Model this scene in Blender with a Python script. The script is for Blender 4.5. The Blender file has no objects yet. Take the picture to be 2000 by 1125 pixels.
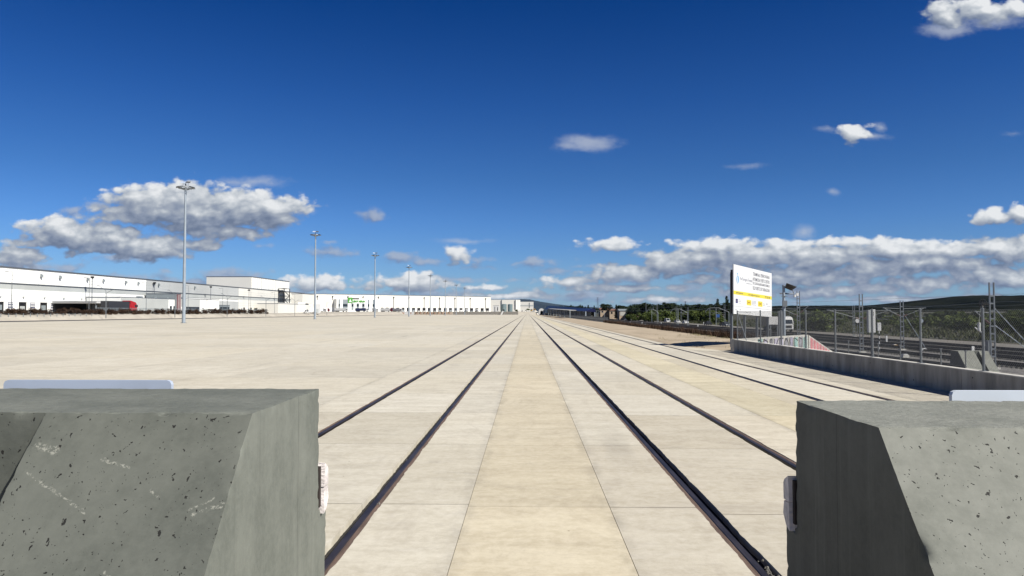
import bpy, bmesh, math, random
from mathutils import Vector, Matrix, noise as mn
R = math.radians
random.seed(11)
scene = bpy.context.scene
COL = scene.collection

# ------------------------------------------------------------------ camera
CH, FX, VX, HZ = 2.15, 1444.0, 1030.0, 611.0      # eye height, focal (px of the 2000 px frame), vanishing point
cd = bpy.data.cameras.new("camera"); cam = bpy.data.objects.new("camera", cd); COL.objects.link(cam)
cd.sensor_width = 36; cd.lens = 36 * FX / 2000; cd.clip_start = 0.1; cd.clip_end = 60000
cam.location = (0, 0, CH)
cam.rotation_euler = (R(90) + math.atan((HZ - 562.5) / FX), 0, math.atan(30 / FX))
scene.camera = cam

# ------------------------------------------------------------------ sun, exposure
SUNV = Vector((0.92, -0.60, 1.0)).normalized()
sd = bpy.data.lights.new("sun", 'SUN'); sd.energy = 5.0; sd.angle = R(0.53); sd.color = (1.0, 0.955, 0.87)
so = bpy.data.objects.new("sun", sd); COL.objects.link(so)
so.rotation_euler = SUNV.to_track_quat('Z', 'Y').to_euler()
vs = scene.view_settings
vs.view_transform = 'Standard'; vs.look = 'None'; vs.exposure = 0.70; vs.gamma = 1.0; vs.use_curve_mapping = False
scene.cycles.use_denoising = True
scene.cycles.max_bounces = 5
scene.cycles.volume_bounces = 0

# ------------------------------------------------------------------ node helpers
class NT:
    def __init__(s, tree): s.t = tree
    def n(s, typ, **kw):
        nd = s.t.nodes.new(typ)
        for k, v in kw.items(): setattr(nd, k, v)
        return nd
    def put(s, sock, v):
        if v is None: return
        if hasattr(v, 'is_output'): s.t.links.new(v, sock)
        else: sock.default_value = v
    def m(s, op, a, b=None, c=None, clamp=False):
        nd = s.n('ShaderNodeMath', operation=op, use_clamp=clamp)
        s.put(nd.inputs[0], a); s.put(nd.inputs[1], b)
        if c is not None: s.put(nd.inputs[2], c)
        return nd.outputs[0]
    def v(s, op, a, b=None):
        nd = s.n('ShaderNodeVectorMath', operation=op)
        s.put(nd.inputs[0], a); s.put(nd.inputs[1], b)
        return nd.outputs['Value'] if op in ('LENGTH', 'DOT_PRODUCT', 'DISTANCE') else nd.outputs[0]
    def noise(s, vec, scale, detail=4, rough=.55, dist=0.0):
        nd = s.n('ShaderNodeTexNoise'); s.put(nd.inputs['Vector'], vec)
        nd.inputs['Scale'].default_value = scale; nd.inputs['Detail'].default_value = detail
        nd.inputs['Roughness'].default_value = rough; nd.inputs['Distortion'].default_value = dist
        return nd.outputs['Fac']
    def ramp(s, f, lo, hi, a=0.0, b=1.0, smooth=True):
        nd = s.n('ShaderNodeMapRange', interpolation_type='SMOOTHSTEP' if smooth else 'LINEAR')
        s.put(nd.inputs['Value'], f); s.put(nd.inputs['From Min'], lo); s.put(nd.inputs['From Max'], hi)
        s.put(nd.inputs['To Min'], a); s.put(nd.inputs['To Max'], b)
        return nd.outputs['Result']
    def mix(s, f, a, b, blend='MIX'):
        nd = s.n('ShaderNodeMix', data_type='RGBA', blend_type=blend)
        s.put(nd.inputs[0], f)
        for i, v in ((6, a), (7, b)):
            s.put(nd.inputs[i], (*v, 1) if isinstance(v, tuple) and len(v) == 3 else v)
        return nd.outputs[2]
    def scl(s, vec, xyz): return s.v('MULTIPLY', vec, xyz)
    def sep(s, vec):
        nd = s.n('ShaderNodeSeparateXYZ'); s.put(nd.inputs[0], vec); return nd.outputs
    def comb(s, x, y, z=0.0):
        nd = s.n('ShaderNodeCombineXYZ'); s.put(nd.inputs[0], x); s.put(nd.inputs[1], y); s.put(nd.inputs[2], z); return nd.outputs[0]

# ------------------------------------------------------------------ world: Nishita sky + clouds placed by direction
world = bpy.data.worlds.new("World"); scene.world = world; world.use_nodes = True
wt = world.node_tree; wt.nodes.clear(); W = NT(wt)
# (x, y, rx, ry) of each cloud as angles written in 1/1444 rad-tangent units of the track direction
CL = [(270,388,95,34),(350,385,90,40),(440,396,110,40),(520,408,95,36),(430,450,110,18),(345,440,60,14),
      (90,440,75,24),(190,462,130,32),(290,482,120,28),(380,478,60,16),(130,408,32,15),(20,500,70,26),(110,523,110,12),(215,505,70,12),
      (725,418,32,15),(645,490,52,12),(785,503,42,20),(835,509,34,14),(893,498,36,19),(915,522,34,9),(1050,510,42,12),
      (1190,478,55,17),(440,536,85,14),(318,528,15,8),(625,552,95,17),(560,572,110,16),(800,552,95,20),(720,580,150,12),(960,560,50,7),
      (1000,577,150,9),(1400,482,110,18),(1330,512,95,26),(1225,534,120,20),(1110,550,75,10),(1490,495,110,28),(1450,530,80,20),
      (1600,505,110,36),(1540,535,90,22),(1740,490,110,28),(1690,525,95,26),(1830,492,100,24),(1950,490,110,30),(1940,545,120,24),
      (1800,555,110,18),(1140,577,110,13),(1290,585,110,9),(1335,561,60,11),(1420,572,90,9),(1590,572,110,13),(1750,586,120,9),
      (1150,275,66,16),(1450,324,54,7),(1665,258,40,20),(1716,248,11,11),(1626,373,14,8),(1568,455,25,13),(1930,424,42,20),
      (1985,420,35,22),(1850,25,50,38),(1915,22,60,30),(1985,18,35,20),(1975,262,30,8),(480,352,60,9),(905,470,60,5),(360,548,70,9),
      (250,560,120,9),(1650,475,230,10),(1520,545,240,20),(1700,566,200,14),(1900,582,130,12),(1250,562,200,9),(1400,505,200,22),(1800,515,200,26),(380,412,190,38),(490,412,115,42),(290,400,120,38),(120,455,110,34),(300,408,150,34),(230,478,170,24),(40,470,60,12)]
FAINT = {(1150,275): -.30, (1450,324): -.30, (1665,257): -.36, (1716,248): -.28, (1626,373): -.24, (1975,262): -.3, (480,352): -.3, (1400,482): .1, (1650,475): .1}
CLG = [(725,418,32,15),(645,490,52,12),(785,503,42,18),(835,511,34,12),(915,522,34,9),(1050,511,42,11),(1012,512,20,6),(130,408,32,14),(80,523,110,12),
       (225,505,75,12),(560,575,110,14),(710,583,150,12),(850,570,80,10),(1140,578,110,12),(1335,562,60,10),(360,548,75,12),(440,538,85,16),(240,540,90,10),(540,585,60,10),(890,545,60,8),(1020,548,40,6),(1085,530,40,8),(1290,600,200,6),(1800,600,200,6),(640,470,24,5),(1560,520,70,14),(1850,520,90,14),(500,480,20,5),(960,565,90,9),(318,528,16,7),(250,566,120,9),(930,505,30,8),
       (960,520,16,5),(1180,520,60,6),(900,490,30,8),(1420,575,120,9),(1620,590,150,7),(610,400,30,5),(175,400,40,10),(1230,545,90,12)]
def cloud_group(name, cl, off, puffy=True):
    grp = bpy.data.node_groups.new(name, 'ShaderNodeTree')
    grp.interface.new_socket("P", in_out='INPUT', socket_type='NodeSocketVector')
    grp.interface.new_socket("F", in_out='OUTPUT', socket_type='NodeSocketFloat')
    G_ = NT(grp); gi = grp.nodes.new('NodeGroupInput'); go = grp.nodes.new('NodeGroupOutput')
    P0 = gi.outputs[0]
    wn = G_.n('ShaderNodeTexNoise'); G_.put(wn.inputs['Vector'], G_.v('ADD', G_.scl(P0, (1/70, 1/45, 1)), (off, off, 0))); wn.inputs['Scale'].default_value = 1; wn.inputs['Detail'].default_value = 3
    warp = G_.scl(G_.v('SUBTRACT', wn.outputs['Color'], (.5, .5, .5)), (30, 16, 0))
    P1 = G_.v('ADD', P0, warp)
    acc = None
    for (cx, cy, rx, ry) in cl:
        q = G_.v('MULTIPLY', G_.v('SUBTRACT', P1, (cx, cy, 0)), (1/rx, 1/ry, 0))
        ln = G_.v('LENGTH', q)
        f = G_.m('MULTIPLY_ADD', G_.m('SUBTRACT', 1.0, ln), min(1.25, (ry/22)**.5), FAINT.get((cx, cy), 0.0))
        acc = f if acc is None else G_.m('SMOOTH_MAX', acc, f, .18)
    n1 = G_.noise(G_.v('ADD', G_.scl(P0, (1/55, 1/34, 1)), (off, 0, off)), 1.0, 6, .52)
    n2 = G_.noise(G_.v('ADD', G_.scl(P0, (1/18, 1/12, 1)), (7, 3, 2)), 1.0, 5, .6)
    n3 = G_.noise(G_.v('ADD', G_.scl(P0, (1/9, 1/6, 1)), (1, 9, 5)), 1.0, 6, .65)
    nn = G_.m('ADD', G_.m('MULTIPLY', G_.m('SUBTRACT', n1, .5), 1.25), G_.m('MULTIPLY', G_.m('SUBTRACT', n2, .5), .45))
    nn = G_.m('ADD', nn, G_.m('MULTIPLY', G_.m('SUBTRACT', n3, .5), .26))
    for sx_, sy_, am in (((38, 22, .55), (17, 11, .30)) if puffy else ()):      # rounded billows
        vo = G_.n('ShaderNodeTexVoronoi', feature='SMOOTH_F1', voronoi_dimensions='2D'); vo.inputs['Smoothness'].default_value = .35; vo.inputs['Scale'].default_value = 1
        G_.put(vo.inputs['Vector'], G_.v('ADD', G_.scl(P1, (1/sx_, 1/sy_, 1)), G_.scl(G_.v('SUBTRACT', wn.outputs['Color'], (.5, .5, .5)), (.9, .9, 0))))
        nn = G_.m('ADD', nn, G_.m('MULTIPLY', G_.m('SUBTRACT', .42, vo.outputs['Distance']), am))
    grp.links.new(G_.m('ADD', acc, nn), go.inputs[0])
    return grp
CLGS = {(c[0], c[1]) for c in CLG}
grp = cloud_group('cloud_field', [c for c in CL if (c[0], c[1]) not in {(725,418),(645,490),(785,503),(835,509),(1050,510),(915,522),(130,408),(1568,455),(110,523),(215,505),(560,572),(720,580),(1140,577),(1335,561),(360,548),(440,536),(318,528),(905,470),(250,560),(1150,275),(1450,324),(1716,248),(1626,373),(1975,262),(480,352)}], 0)
grp2 = cloud_group('grey_cloud_field', CLG, 13.0)
grp3 = cloud_group('thin_cloud_field', [(1150,276,74,20),(1115,282,40,12),(1450,324,62,9),(1716,250,16,14),(1700,268,40,8),(1626,373,18,11),(1975,262,34,10),(490,352,90,14),(1568,455,28,17),(1615,252,20,8),(560,408,60,9),(905,470,60,6),(1850,60,60,18),(1940,40,80,20)], 5.0, False)

tc = W.n('ShaderNodeTexCoord'); dx, dy, dz = W.sep(tc.outputs['Generated'])[:3]
dyc = W.m('MAXIMUM', dy, .04)
PX = W.m('MULTIPLY_ADD', W.m('DIVIDE', dx, dyc), FX, VX)
PY = W.m('MULTIPLY_ADD', W.m('DIVIDE', dz, dyc), -FX, HZ)
PV = W.comb(PX, PY)
def field(p):
    g = W.n('ShaderNodeGroup'); g.node_tree = grp; W.put(g.inputs[0], p); return g.outputs[0]
F0 = field(PV)
F1 = field(W.v('ADD', PV, (13, -12, 0)))
F2 = field(W.v('ADD', PV, (3, -30, 0)))
dens = W.ramp(F0, -.06, .42)
infront = W.ramp(dy, .05, .15)
dens = W.m('MULTIPLY', dens, infront)
lit = W.m('ADD', W.m('MULTIPLY', W.m('SUBTRACT', F0, F1), .42), W.m('MULTIPLY', W.m('SUBTRACT', F0, F2), .36))
lit = W.m('ADD', lit, W.ramp(PY, 330, 540, .35, .28))
lit = W.m('SUBTRACT', lit, W.m('MULTIPLY', W.ramp(F0, .3, 1.6), .10))
lit = W.ramp(lit, -.12, 1.0, 0, 1, False)
ccol = W.n('ShaderNodeValToRGB'); W.put(ccol.inputs[0], lit)
el = ccol.color_ramp.elements
el[0].position = 0; el[0].color = (.155, .20, .30, 1)
el[1].position = 1; el[1].color = (.80, .82, .84, 1)
for p, c in ((.26, (.25, .30, .40, 1)), (.48, (.36, .405, .48, 1)), (.72, (.54, .58, .63, 1))):
    e = el.new(p); e.color = c
sky = W.n('ShaderNodeTexSky', sky_type='NISHITA', sun_disc=False)
sky.sun_elevation = math.asin(SUNV.z); sky.sun_rotation = math.atan2(SUNV.x, SUNV.y)
sky.altitude = 700; sky.air_density = 1.0; sky.dust_density = .35; sky.ozone_density = 3.0
SKS = 0.062
skyc = W.v('MULTIPLY', sky.outputs[0], (SKS, SKS, SKS))
# tint deepens the sky upwards; the unseen zenith is darkened to cut blue fill
tr = W.n('ShaderNodeValToRGB'); W.put(tr.inputs[0], W.m('MULTIPLY', dz, 1.0)); ce = tr.color_ramp.elements
ce[0].position = 0; ce[0].color = (.40, .61, 1.0, 1); ce[1].position = 1.0; ce[1].color = (.03, .11, .26, 1)
for p, c in ((.035, (.41, .62, .97)), (.118, (.29, .535, .93)), (.178, (.21, .45, .81)), (.274, (.112, .35, .745)), (.385, (.028, .245, .63)), (.55, (.025, .19, .48))):
    e = ce.new(p); e.color = (*c, 1)
tint = tr.outputs[0]
skyt = W.v('MULTIPLY', skyc, tint)
FG = W.n('ShaderNodeGroup'); FG.node_tree = grp2; W.put(FG.inputs[0], PV)
FG2 = W.n('ShaderNodeGroup'); FG2.node_tree = grp2; W.put(FG2.inputs[0], W.v('ADD', PV, (8, -12, 0)))
dg = W.m('MULTIPLY', W.m('MULTIPLY', W.ramp(FG.outputs[0], -.1, .7), infront), .88)
gl = W.ramp(W.m('SUBTRACT', FG.outputs[0], FG2.outputs[0]), -.5, .9)
skyt = W.mix(dg, skyt, W.mix(gl, (.115, .155, .25), (.235, .275, .35)))
F3 = W.n('ShaderNodeGroup'); F3.node_tree = grp3; W.put(F3.inputs[0], PV)
skyt = W.mix(W.m('MULTIPLY', W.m('MULTIPLY', W.ramp(F3.outputs[0], -.15, .95), infront), .62), skyt, (.32, .35, .40))
cloudc = W.v('MULTIPLY', ccol.outputs[0], (.62, .62, .62))
final = W.mix(dens, skyt, cloudc)
bg = W.n('ShaderNodeBackground'); W.put(bg.inputs[0], final); bg.inputs[1].default_value = 1.0
wo = W.n('ShaderNodeOutputWorld'); wt.links.new(bg.outputs[0], wo.inputs[0])

# ------------------------------------------------------------------ materials
MATS = {}
def mat(name, col, rough=.8, var=.12, scale=1.0, bump=0.0, bscale=20.0, metal=0.0, stretch=(1, 1, 1), spec=.4, col2=None, detail=5, k=.66):
    if name in MATS: return MATS[name]
    col = tuple(c * k for c in col); col2 = tuple(c * k for c in col2) if col2 else None
    m = bpy.data.materials.new(name); m.use_nodes = True; t = m.node_tree; t.nodes.clear(); N = NT(t)
    p = N.n('ShaderNodeBsdfPrincipled'); o = N.n('ShaderNodeOutputMaterial'); t.links.new(p.outputs[0], o.inputs[0])
    p.inputs['Roughness'].default_value = rough; p.inputs['Metallic'].default_value = metal
    p.inputs['Specular IOR Level'].default_value = spec
    tcn = N.n('ShaderNodeTexCoord'); vec = N.scl(tcn.outputs['Object'], stretch)
    if var or col2:
        f = N.ramp(N.noise(vec, scale, detail, .6), .3, .7)
        a = tuple(c * (1 - var) for c in col); b = col2 or tuple(min(1, c * (1 + var)) for c in col)
        N.put(p.inputs['Base Color'], N.mix(f, a, b))
    else: p.inputs['Base Color'].default_value = (*col, 1)
    if bump:
        bn = N.n('ShaderNodeBump'); bn.inputs['Strength'].default_value = bump; bn.inputs['Distance'].default_value = .02
        N.put(bn.inputs['Height'], N.noise(vec, bscale, 5, .6)); t.links.new(bn.outputs[0], p.inputs['Normal'])
    MATS[name] = m
    return m

def slab_mat():
    m = bpy.data.materials.new("yard_concrete"); m.use_nodes = True; t = m.node_tree; t.nodes.clear(); N = NT(t)
    p = N.n('ShaderNodeBsdfPrincipled'); o = N.n('ShaderNodeOutputMaterial'); t.links.new(p.outputs[0], o.inputs[0])
    co = N.n('ShaderNodeTexCoord').outputs['Object']
    at = N.n('ShaderNodeVertexColor', layer_name='slab_tone').outputs[0]
    a = N.noise(N.v('ADD', N.scl(co, (.75, 1.9, 1)), (5, 0, 0)), 1.0, 9, .7)          # trowel streaks across the yard
    b = N.noise(N.scl(co, (.05, .16, 1)), 1.0, 4, .55)          # large clouds of tone
    c = N.noise(co, 9.0, 6, .7)
    d = N.noise(N.v('ADD', N.scl(co, (.9, 2.1, 1)), (31, 5, 0)), 1.0, 6, .7, .8)
    base = N.mix(N.ramp(a, .36, .66), (.380, .352, .290), (.485, .460, .392))
    base = N.mix(N.ramp(b, .35, .68, 0, .45), base, (.430, .39, .305))
    base = N.mix(N.ramp(c, .36, .66, 0, .42), base, (.56, .535, .47))
    c2 = N.noise(N.v('ADD', co, (4, 8, 0)), 28.0, 6, .78)
    base = N.mix(N.ramp(c2, .50, .72, 0, .34), base, (.30, .275, .225))
    c3 = N.noise(N.v('ADD', N.scl(co, (1.2, 3.2, 1)), (40, 8, 0)), 1.0, 9, .78)
    base = N.mix(N.ramp(c3, .54, .66, 0, .40), base, (.55, .53, .48))
    base = N.mix(N.ramp(c3, .36, .46, .30, 0), base, (.33, .305, .26))
    base = N.mix(N.ramp(d, .56, .74, 0, .42), base, (.28, .265, .24))   # greyish scuffs
    e = N.noise(N.scl(co, (.11, .5, 1)), 1.0, 8, .7, 1.5)
    base = N.mix(N.ramp(e, .58, .72, 0, .46), base, (.30, .275, .235))
    sx, sy, _z = N.sep(co)[:3]
    bl = N.noise(N.v('ADD', N.scl(co, (1.6, .7, 1)), (3, 77, 0)), 1.0, 7, .72, 1.0)
    base = N.mix(N.ramp(bl, .50, .70, 0, .45), base, (.33, .30, .25))
    bl2 = N.noise(N.v('ADD', N.scl(co, (2.2, 2.6, 1)), (13, 7, 0)), 1.0, 8, .75)
    tw = N.n('ShaderNodeTexWave', wave_type='BANDS', bands_direction='X'); N.put(tw.inputs['Vector'], N.v('ADD', N.scl(co, (.22, .05, 1)), (2.2, 0, 0))); tw.inputs['Scale'].default_value = .35; tw.inputs['Distortion'].default_value = 7; tw.inputs['Detail'].default_value = 1.5; tw.inputs['Detail Scale'].default_value = .5
    tk = N.m('MULTIPLY', N.ramp(tw.outputs['Fac'], .955, .995), N.ramp(N.noise(N.scl(co, (.12, .12, 1)), 1.0, 4, .6), .50, .66))
    base = N.mix(N.m('MULTIPLY', tk, .34), base, (.22, .205, .18))     # old tyre tracks
    base = N.mix(N.ramp(bl2, .50, .80, 0, .42), base, (.56, .53, .47))
    dr = None                                          # dirt gathering along the lengthwise joints
    for jx in (-4.81, -.66, .91, 4.86):
        q = N.ramp(N.m('ABSOLUTE', N.m('ADD', N.m('SUBTRACT', sx, jx), N.m('MULTIPLY', N.m('SUBTRACT', N.noise(co, 2.2, 5, .7), .5), .28))), .0, .17, 1, 0)
        dr = q if dr is None else N.m('MAXIMUM', dr, q)
    base = N.mix(N.m('MULTIPLY', dr, N.ramp(N.noise(N.scl(co, (3, 1.2, 1)), 1.0, 6, .7), .35, .7, 0, .55)), base, (.25, .235, .205))
    vd = N.n('ShaderNodeTexVoronoi'); N.put(vd.inputs['Vector'], co); vd.inputs['Scale'].default_value = 2.1
    sp = N.m('MULTIPLY', N.ramp(vd.outputs['Distance'], .012, .035, 1, 0), N.m('GREATER_THAN', N.sep(vd.outputs['Color'])[0], .55))
    base = N.mix(N.m('MULTIPLY', sp, .75), base, (.07, .06, .05))
    base = N.mix(1.0, base, at, 'MULTIPLY')
    N.put(p.inputs['Base Color'], base); p.inputs['Roughness'].default_value = .85; p.inputs['Specular IOR Level'].default_value = .3
    bn = N.n('ShaderNodeBump'); bn.inputs['Strength'].default_value = .25; bn.inputs['Distance'].default_value = .01
    N.put(bn.inputs['Height'], N.noise(co, 60, 5, .7)); t.links.new(bn.outputs[0], p.inputs['Normal'])
    return m

def block_mat(name, c0, c1, scratches=(), side_light_k=1.0, top_light_k=1.0, seam=.5):
    m = bpy.data.materials.new(name); m.use_nodes = True; t = m.node_tree; t.nodes.clear(); N = NT(t)
    p = N.n('ShaderNodeBsdfPrincipled'); o = N.n('ShaderNodeOutputMaterial'); t.links.new(p.outputs[0], o.inputs[0])
    co = N.n('ShaderNodeTexCoord').outputs['Object']
    nz = N.sep(N.n('ShaderNodeNewGeometry').outputs['Normal'])
    big = N.noise(co, 2.2, 6, .62); fine = N.noise(co, 26, 6, .7)
    vert = N.noise(N.scl(co, (11, 11, .6)), 1.0, 5, .6)
    base = N.mix(N.ramp(big, .33, .68), c0, c1)
    base = N.mix(N.ramp(vert, .40, .72, 0, .30), base, tuple(x * .78 for x in c0))
    base = N.mix(N.ramp(fine, .35, .75, 0, .35), base, tuple(min(1, x * 1.18) for x in c1))
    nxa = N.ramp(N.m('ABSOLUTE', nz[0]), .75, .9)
    base = N.mix(nxa, base, N.mix(1.0, base, (side_light_k,) * 3, 'MULTIPLY'))  # sun and shade on the end faces are put into the colour
    yl = N.m('ABSOLUTE', N.m('SUBTRACT', N.sep(co)[1], seam))
    base = N.mix(N.m('MULTIPLY', nxa, N.ramp(yl, .002, .007, .4, 0)), base, (.03, .03, .028))
    base = N.mix(N.m('MULTIPLY', nxa, N.ramp(N.noise(N.scl(co, (1, 16, .5)), 1.0, 5, .7), .5, .75, 0, .3)), base, c1)
    base = N.mix(N.ramp(nz[2], .85, .95), base, N.mix(1.0, base, (top_light_k,) * 3, 'MULTIPLY'))  # brighter daylight on the top faces is put into the colour
    tpm = N.m('MULTIPLY', N.ramp(nz[2], .85, .95), N.ramp(N.noise(N.scl(co, (26, 60, 1)), 1.0, 6, .75), .50, .68, 0, .42))
    base = N.mix(tpm, base, tuple(x * .55 for x in c0))
    tpl = N.m('MULTIPLY', N.ramp(nz[2], .85, .95), N.ramp(N.noise(N.v('ADD', N.scl(co, (18, 44, 1)), (9, 9, 9)), 1.0, 6, .75), .55, .72, 0, .4))
    base = N.mix(tpl, base, tuple(min(1, x * 1.7) for x in c1))
    # blow holes: warped voronoi cells, only some cells open
    wv = N.n('ShaderNodeTexNoise'); N.put(wv.inputs['Vector'], co); wv.inputs['Scale'].default_value = 30; wv.inputs['Detail'].default_value = 4
    wc = N.v('ADD', N.scl(co, (1, .8, .8)), N.scl(N.v('SUBTRACT', wv.outputs['Color'], (.5, .5, .5)), (.060, .060, .060)))
    pits = None
    for sc, r0, r1, thr in ((9, .02, .13, .66), (17, .02, .20, .66), (34, .03, .28, .62), (80, .04, .27, .74)):
        vo = N.n('ShaderNodeTexVoronoi'); N.put(vo.inputs['Vector'], wc); vo.inputs['Scale'].default_value = sc
        cr = N.sep(vo.outputs['Color'])
        rad = N.ramp(cr[0], thr, 1.0, 0, r1, False)
        q = N.ramp(N.m('SUBTRACT', rad, vo.outputs['Distance']), -.015, .03)
        q = N.m('MULTIPLY', q, N.m('GREATER_THAN', cr[0], thr + .04))
        pits = q if pits is None else N.m('MAXIMUM', pits, q)
    side = N.ramp(N.m('ABSOLUTE', nz[1]), .2, .5)      # poured faces (side, top) are smooth, the front was cast face down
    side = N.m('MAXIMUM', side, .0)
    pits = N.m('MULTIPLY', pits, N.m('ADD', N.m('MULTIPLY', side, .94), .06))
    base = N.mix(N.m('MULTIPLY', pits, .95), base, (.010, .010, .009))
    wob = N.m('MULTIPLY', N.m('SUBTRACT', N.noise(co, 30, 3), .5), .03)
    grain = N.noise(co, 70, 4, .7)
    for (ax, az, bx, bz, wd) in scratches:             # pale scrapes on the sloping face, in (x, z)
        cx_, cy_, cz_ = N.sep(co)[:3]
        L = math.hypot(bx - ax, bz - az); ux, uz = (bx - ax) / L, (bz - az) / L
        s1 = N.m('ADD', N.m('MULTIPLY', N.m('SUBTRACT', cx_, ax), ux), N.m('MULTIPLY', N.m('SUBTRACT', cz_, az), uz))
        s2 = N.m('ADD', N.m('MULTIPLY', N.m('SUBTRACT', cx_, ax), -uz), N.m('MULTIPLY', N.m('SUBTRACT', cz_, az), ux))
        k = N.m('MULTIPLY', N.ramp(N.m('ABSOLUTE', N.m('ADD', s2, wob)), wd * .3, wd, 1, 0), N.m('MULTIPLY', N.ramp(s1, 0, .01), N.ramp(s1, L - .01, L, 1, 0)))
        k = N.m('MULTIPLY', k, N.ramp(grain, .47, .60))
        base = N.mix(N.m('MULTIPLY', k, .62), base, (.30, .30, .26))
    N.put(p.inputs['Base Color'], base); p.inputs['Roughness'].default_value = .8; p.inputs['Specular IOR Level'].default_value = .3
    bn = N.n('ShaderNodeBump'); bn.inputs['Strength'].default_value = .5; bn.inputs['Distance'].default_value = .012
    tops = N.ramp(nz[2], .8, .95, .16, 2.6)
    h = N.m('SUBTRACT', N.m('MULTIPLY', N.noise(N.scl(co, (.5, 1, 1)), 42, 6, .65), tops), N.m('MULTIPLY', pits, 1.0))
    N.put(bn.inputs['Height'], h); t.links.new(bn.outputs[0], p.inputs['Normal'])
    return m

M_slab = slab_mat()
M_joint = mat('joint_filler', (.20, .185, .16), .9, .3, 6)
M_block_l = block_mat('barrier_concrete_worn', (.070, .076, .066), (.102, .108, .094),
                      ((-.96, 1.44, -.594, 1.2825, .007), (-.977, 1.539, -.843, 1.513, .020), (-.64, 1.483, -.48, 1.45, .007), (-.143, 1.2825, .0, 1.322, .010), (-.16, 1.30, -.04, 1.345, .006), (-.36, 1.37, -.30, 1.34, .006), (-.42, 1.10, -.36, 1.07, .005)), side_light_k=1.62, top_light_k=1.5, seam=.71)
M_block_r = block_mat('barrier_concrete_pale', (.128, .134, .116), (.180, .185, .163), side_light_k=.60, top_light_k=1.22, seam=.44)
M_white = mat('white_cladding', (1.13, 1.13, 1.08), .55, .07, .06)
M_white2 = mat('cream_cladding', (.90, .88, .81), .6, .04, .05)
M_grey = mat('grey_cladding', (.56, .585, .57), .5, .06, .08)
M_greyd = mat('dark_band_cladding', (.30, .34, .36), .5, .08, .08)
M_roof = mat('roof_edge_trim', (.12, .14, .17), .5, .1, 1)
M_dark = mat('dark_opening', (.012, .012, .014), .5, .2, 1)
M_glass = mat('tinted_glass', (.03, .04, .05), .12, .2, .3, spec=.6)
M_maroon = mat('maroon_cladding', (.22, .10, .11), .6, .1, 1)
M_galv = mat('galvanised_steel', (.24, .26, .275), .45, .08, 2, metal=.35)
M_mast = mat('mast_steel', (.40, .46, .52), .5, .06, 1, metal=.2)
M_black = mat('black_metal', (.02, .02, .022), .5, .1, 3)
M_steel = mat('rail_steel', (.055, .046, .048), .46, .4, 1.6, metal=.35, stretch=(4, .8, 4), bump=.15, bscale=8)
M_rust = mat('rail_filler_brown', (.17, .115, .09), .85, .35, 2.2, stretch=(6, .6, 1), bump=.5, bscale=30)
M_gap = mat('flangeway_dirt', (.03, .028, .026), .9, .5, 14, bump=.6, bscale=60)
M_dirt = mat('sandy_dirt', (.35, .285, .20), .95, .16, .22, bump=.6, bscale=2.5, col2=(.42, .345, .25), k=.9)
M_gravel = mat('pink_gravel', (.28, .22, .17), .95, .45, 5, bump=1, bscale=12, detail=8)
M_ballast = mat('track_ballast', (.19, .18, .17), .95, .5, 3, bump=1, bscale=9, detail=9)
M_field = mat('shaded_scrub_field', (.035, .038, .018), 1, .4, .05, col2=(.075, .066, .034), bump=.6, bscale=.6, detail=9)  # cloud shade over the field is put into this dark colour
M_pale = mat('pale_ground', (.45, .41, .34), .95, .14, .15)
M_emb = mat('embankment_soil', (.50, .46, .39), .95, .12, .15, bump=.3, bscale=1)
M_asph = mat('asphalt', (.06, .058, .06), .9, .15, .5)
M_road = mat('road_surface', (.21, .195, .17), .9, .12, .3)
M_conc = mat('wall_concrete', (.40, .375, .325), .88, .38, 1.6, bump=.3, bscale=30, stretch=(1, 1, .22), detail=9)
M_conc_top = mat('wall_coping', (.62, .60, .55), .85, .1, 3)
M_grcon = mat('graffiti_wall_concrete', (.60, .59, .54), .85, .12, 1)
M_wood = mat('weathered_timber', (.95, .88, .86), .85, .25, 3, bump=.6, bscale=25, stretch=(1, 3, 3))
M_woodd = mat('bumper_backing', (.045, .035, .032), .9, .3, 6)
M_panel = mat('pale_blue_panel', (.52, .60, .74), .5, .06, 2)
M_sign = mat('sign_white', (.86, .87, .87), .45, .02, .5)
M_yel = mat('sign_yellow', (.86, .72, .06), .5, .03, 1)
M_ink = mat('sign_ink', (.10, .10, .13), .6, 0)
M_blue = mat('sign_navy', (.03, .03, .20), .5, 0)
M_cyan = mat('sign_cyan', (.05, .38, .72), .5, 0)
M_green = mat('sign_green', (.07, .34, .03), .5, .05, 1)
M_foldark = mat('foliage_dark', (.018, .032, .014), .8, .5, .6, col2=(.040, .065, .022), spec=.2)
M_folmid = mat('foliage_mid', (.06, .10, .02), .8, .4, .7, col2=(.15, .19, .045), spec=.2)
M_folbrn = mat('foliage_brown', (.055, .032, .022), .9, .5, 1.2, col2=(.12, .075, .05), spec=.1)
M_trunk = mat('bark', (.07, .055, .04), .95, .2, 4)
M_navy = mat('navy_roof', (.010, .014, .075), .45, .1, .1)
M_tank = mat('tank_steel', (.26, .34, .35), .4, .12, .4, metal=.3, stretch=(3, 3, .3))
M_red = mat('red_paint', (.50, .012, .02), .3, .05, 2)
M_paintw = mat('white_paint', (.80, .80, .78), .35, .04, 2)
M_paintd = mat('dark_paint', (.035, .037, .045), .3, .1, 2)
M_paintm = mat('maroon_paint', (.20, .02, .03), .35, .1, 2)
M_paintn = mat('navy_tarpaulin', (.03, .04, .11), .5, .1, 2)
M_tyre = mat('tyre_rubber', (.015, .015, .015), .9, 0)
M_tan = mat('tan_render', (.55, .43, .31), .85, .15, .5)
M_rooft = mat('clay_roof', (.25, .13, .09), .9, .2, 1)
M_mount = mat('hazed_mountain_scrub', (.03, .043, .055), 1, .3, .0006, detail=9, spec=0)  # some of the blue haze is put into the scrub colour
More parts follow.
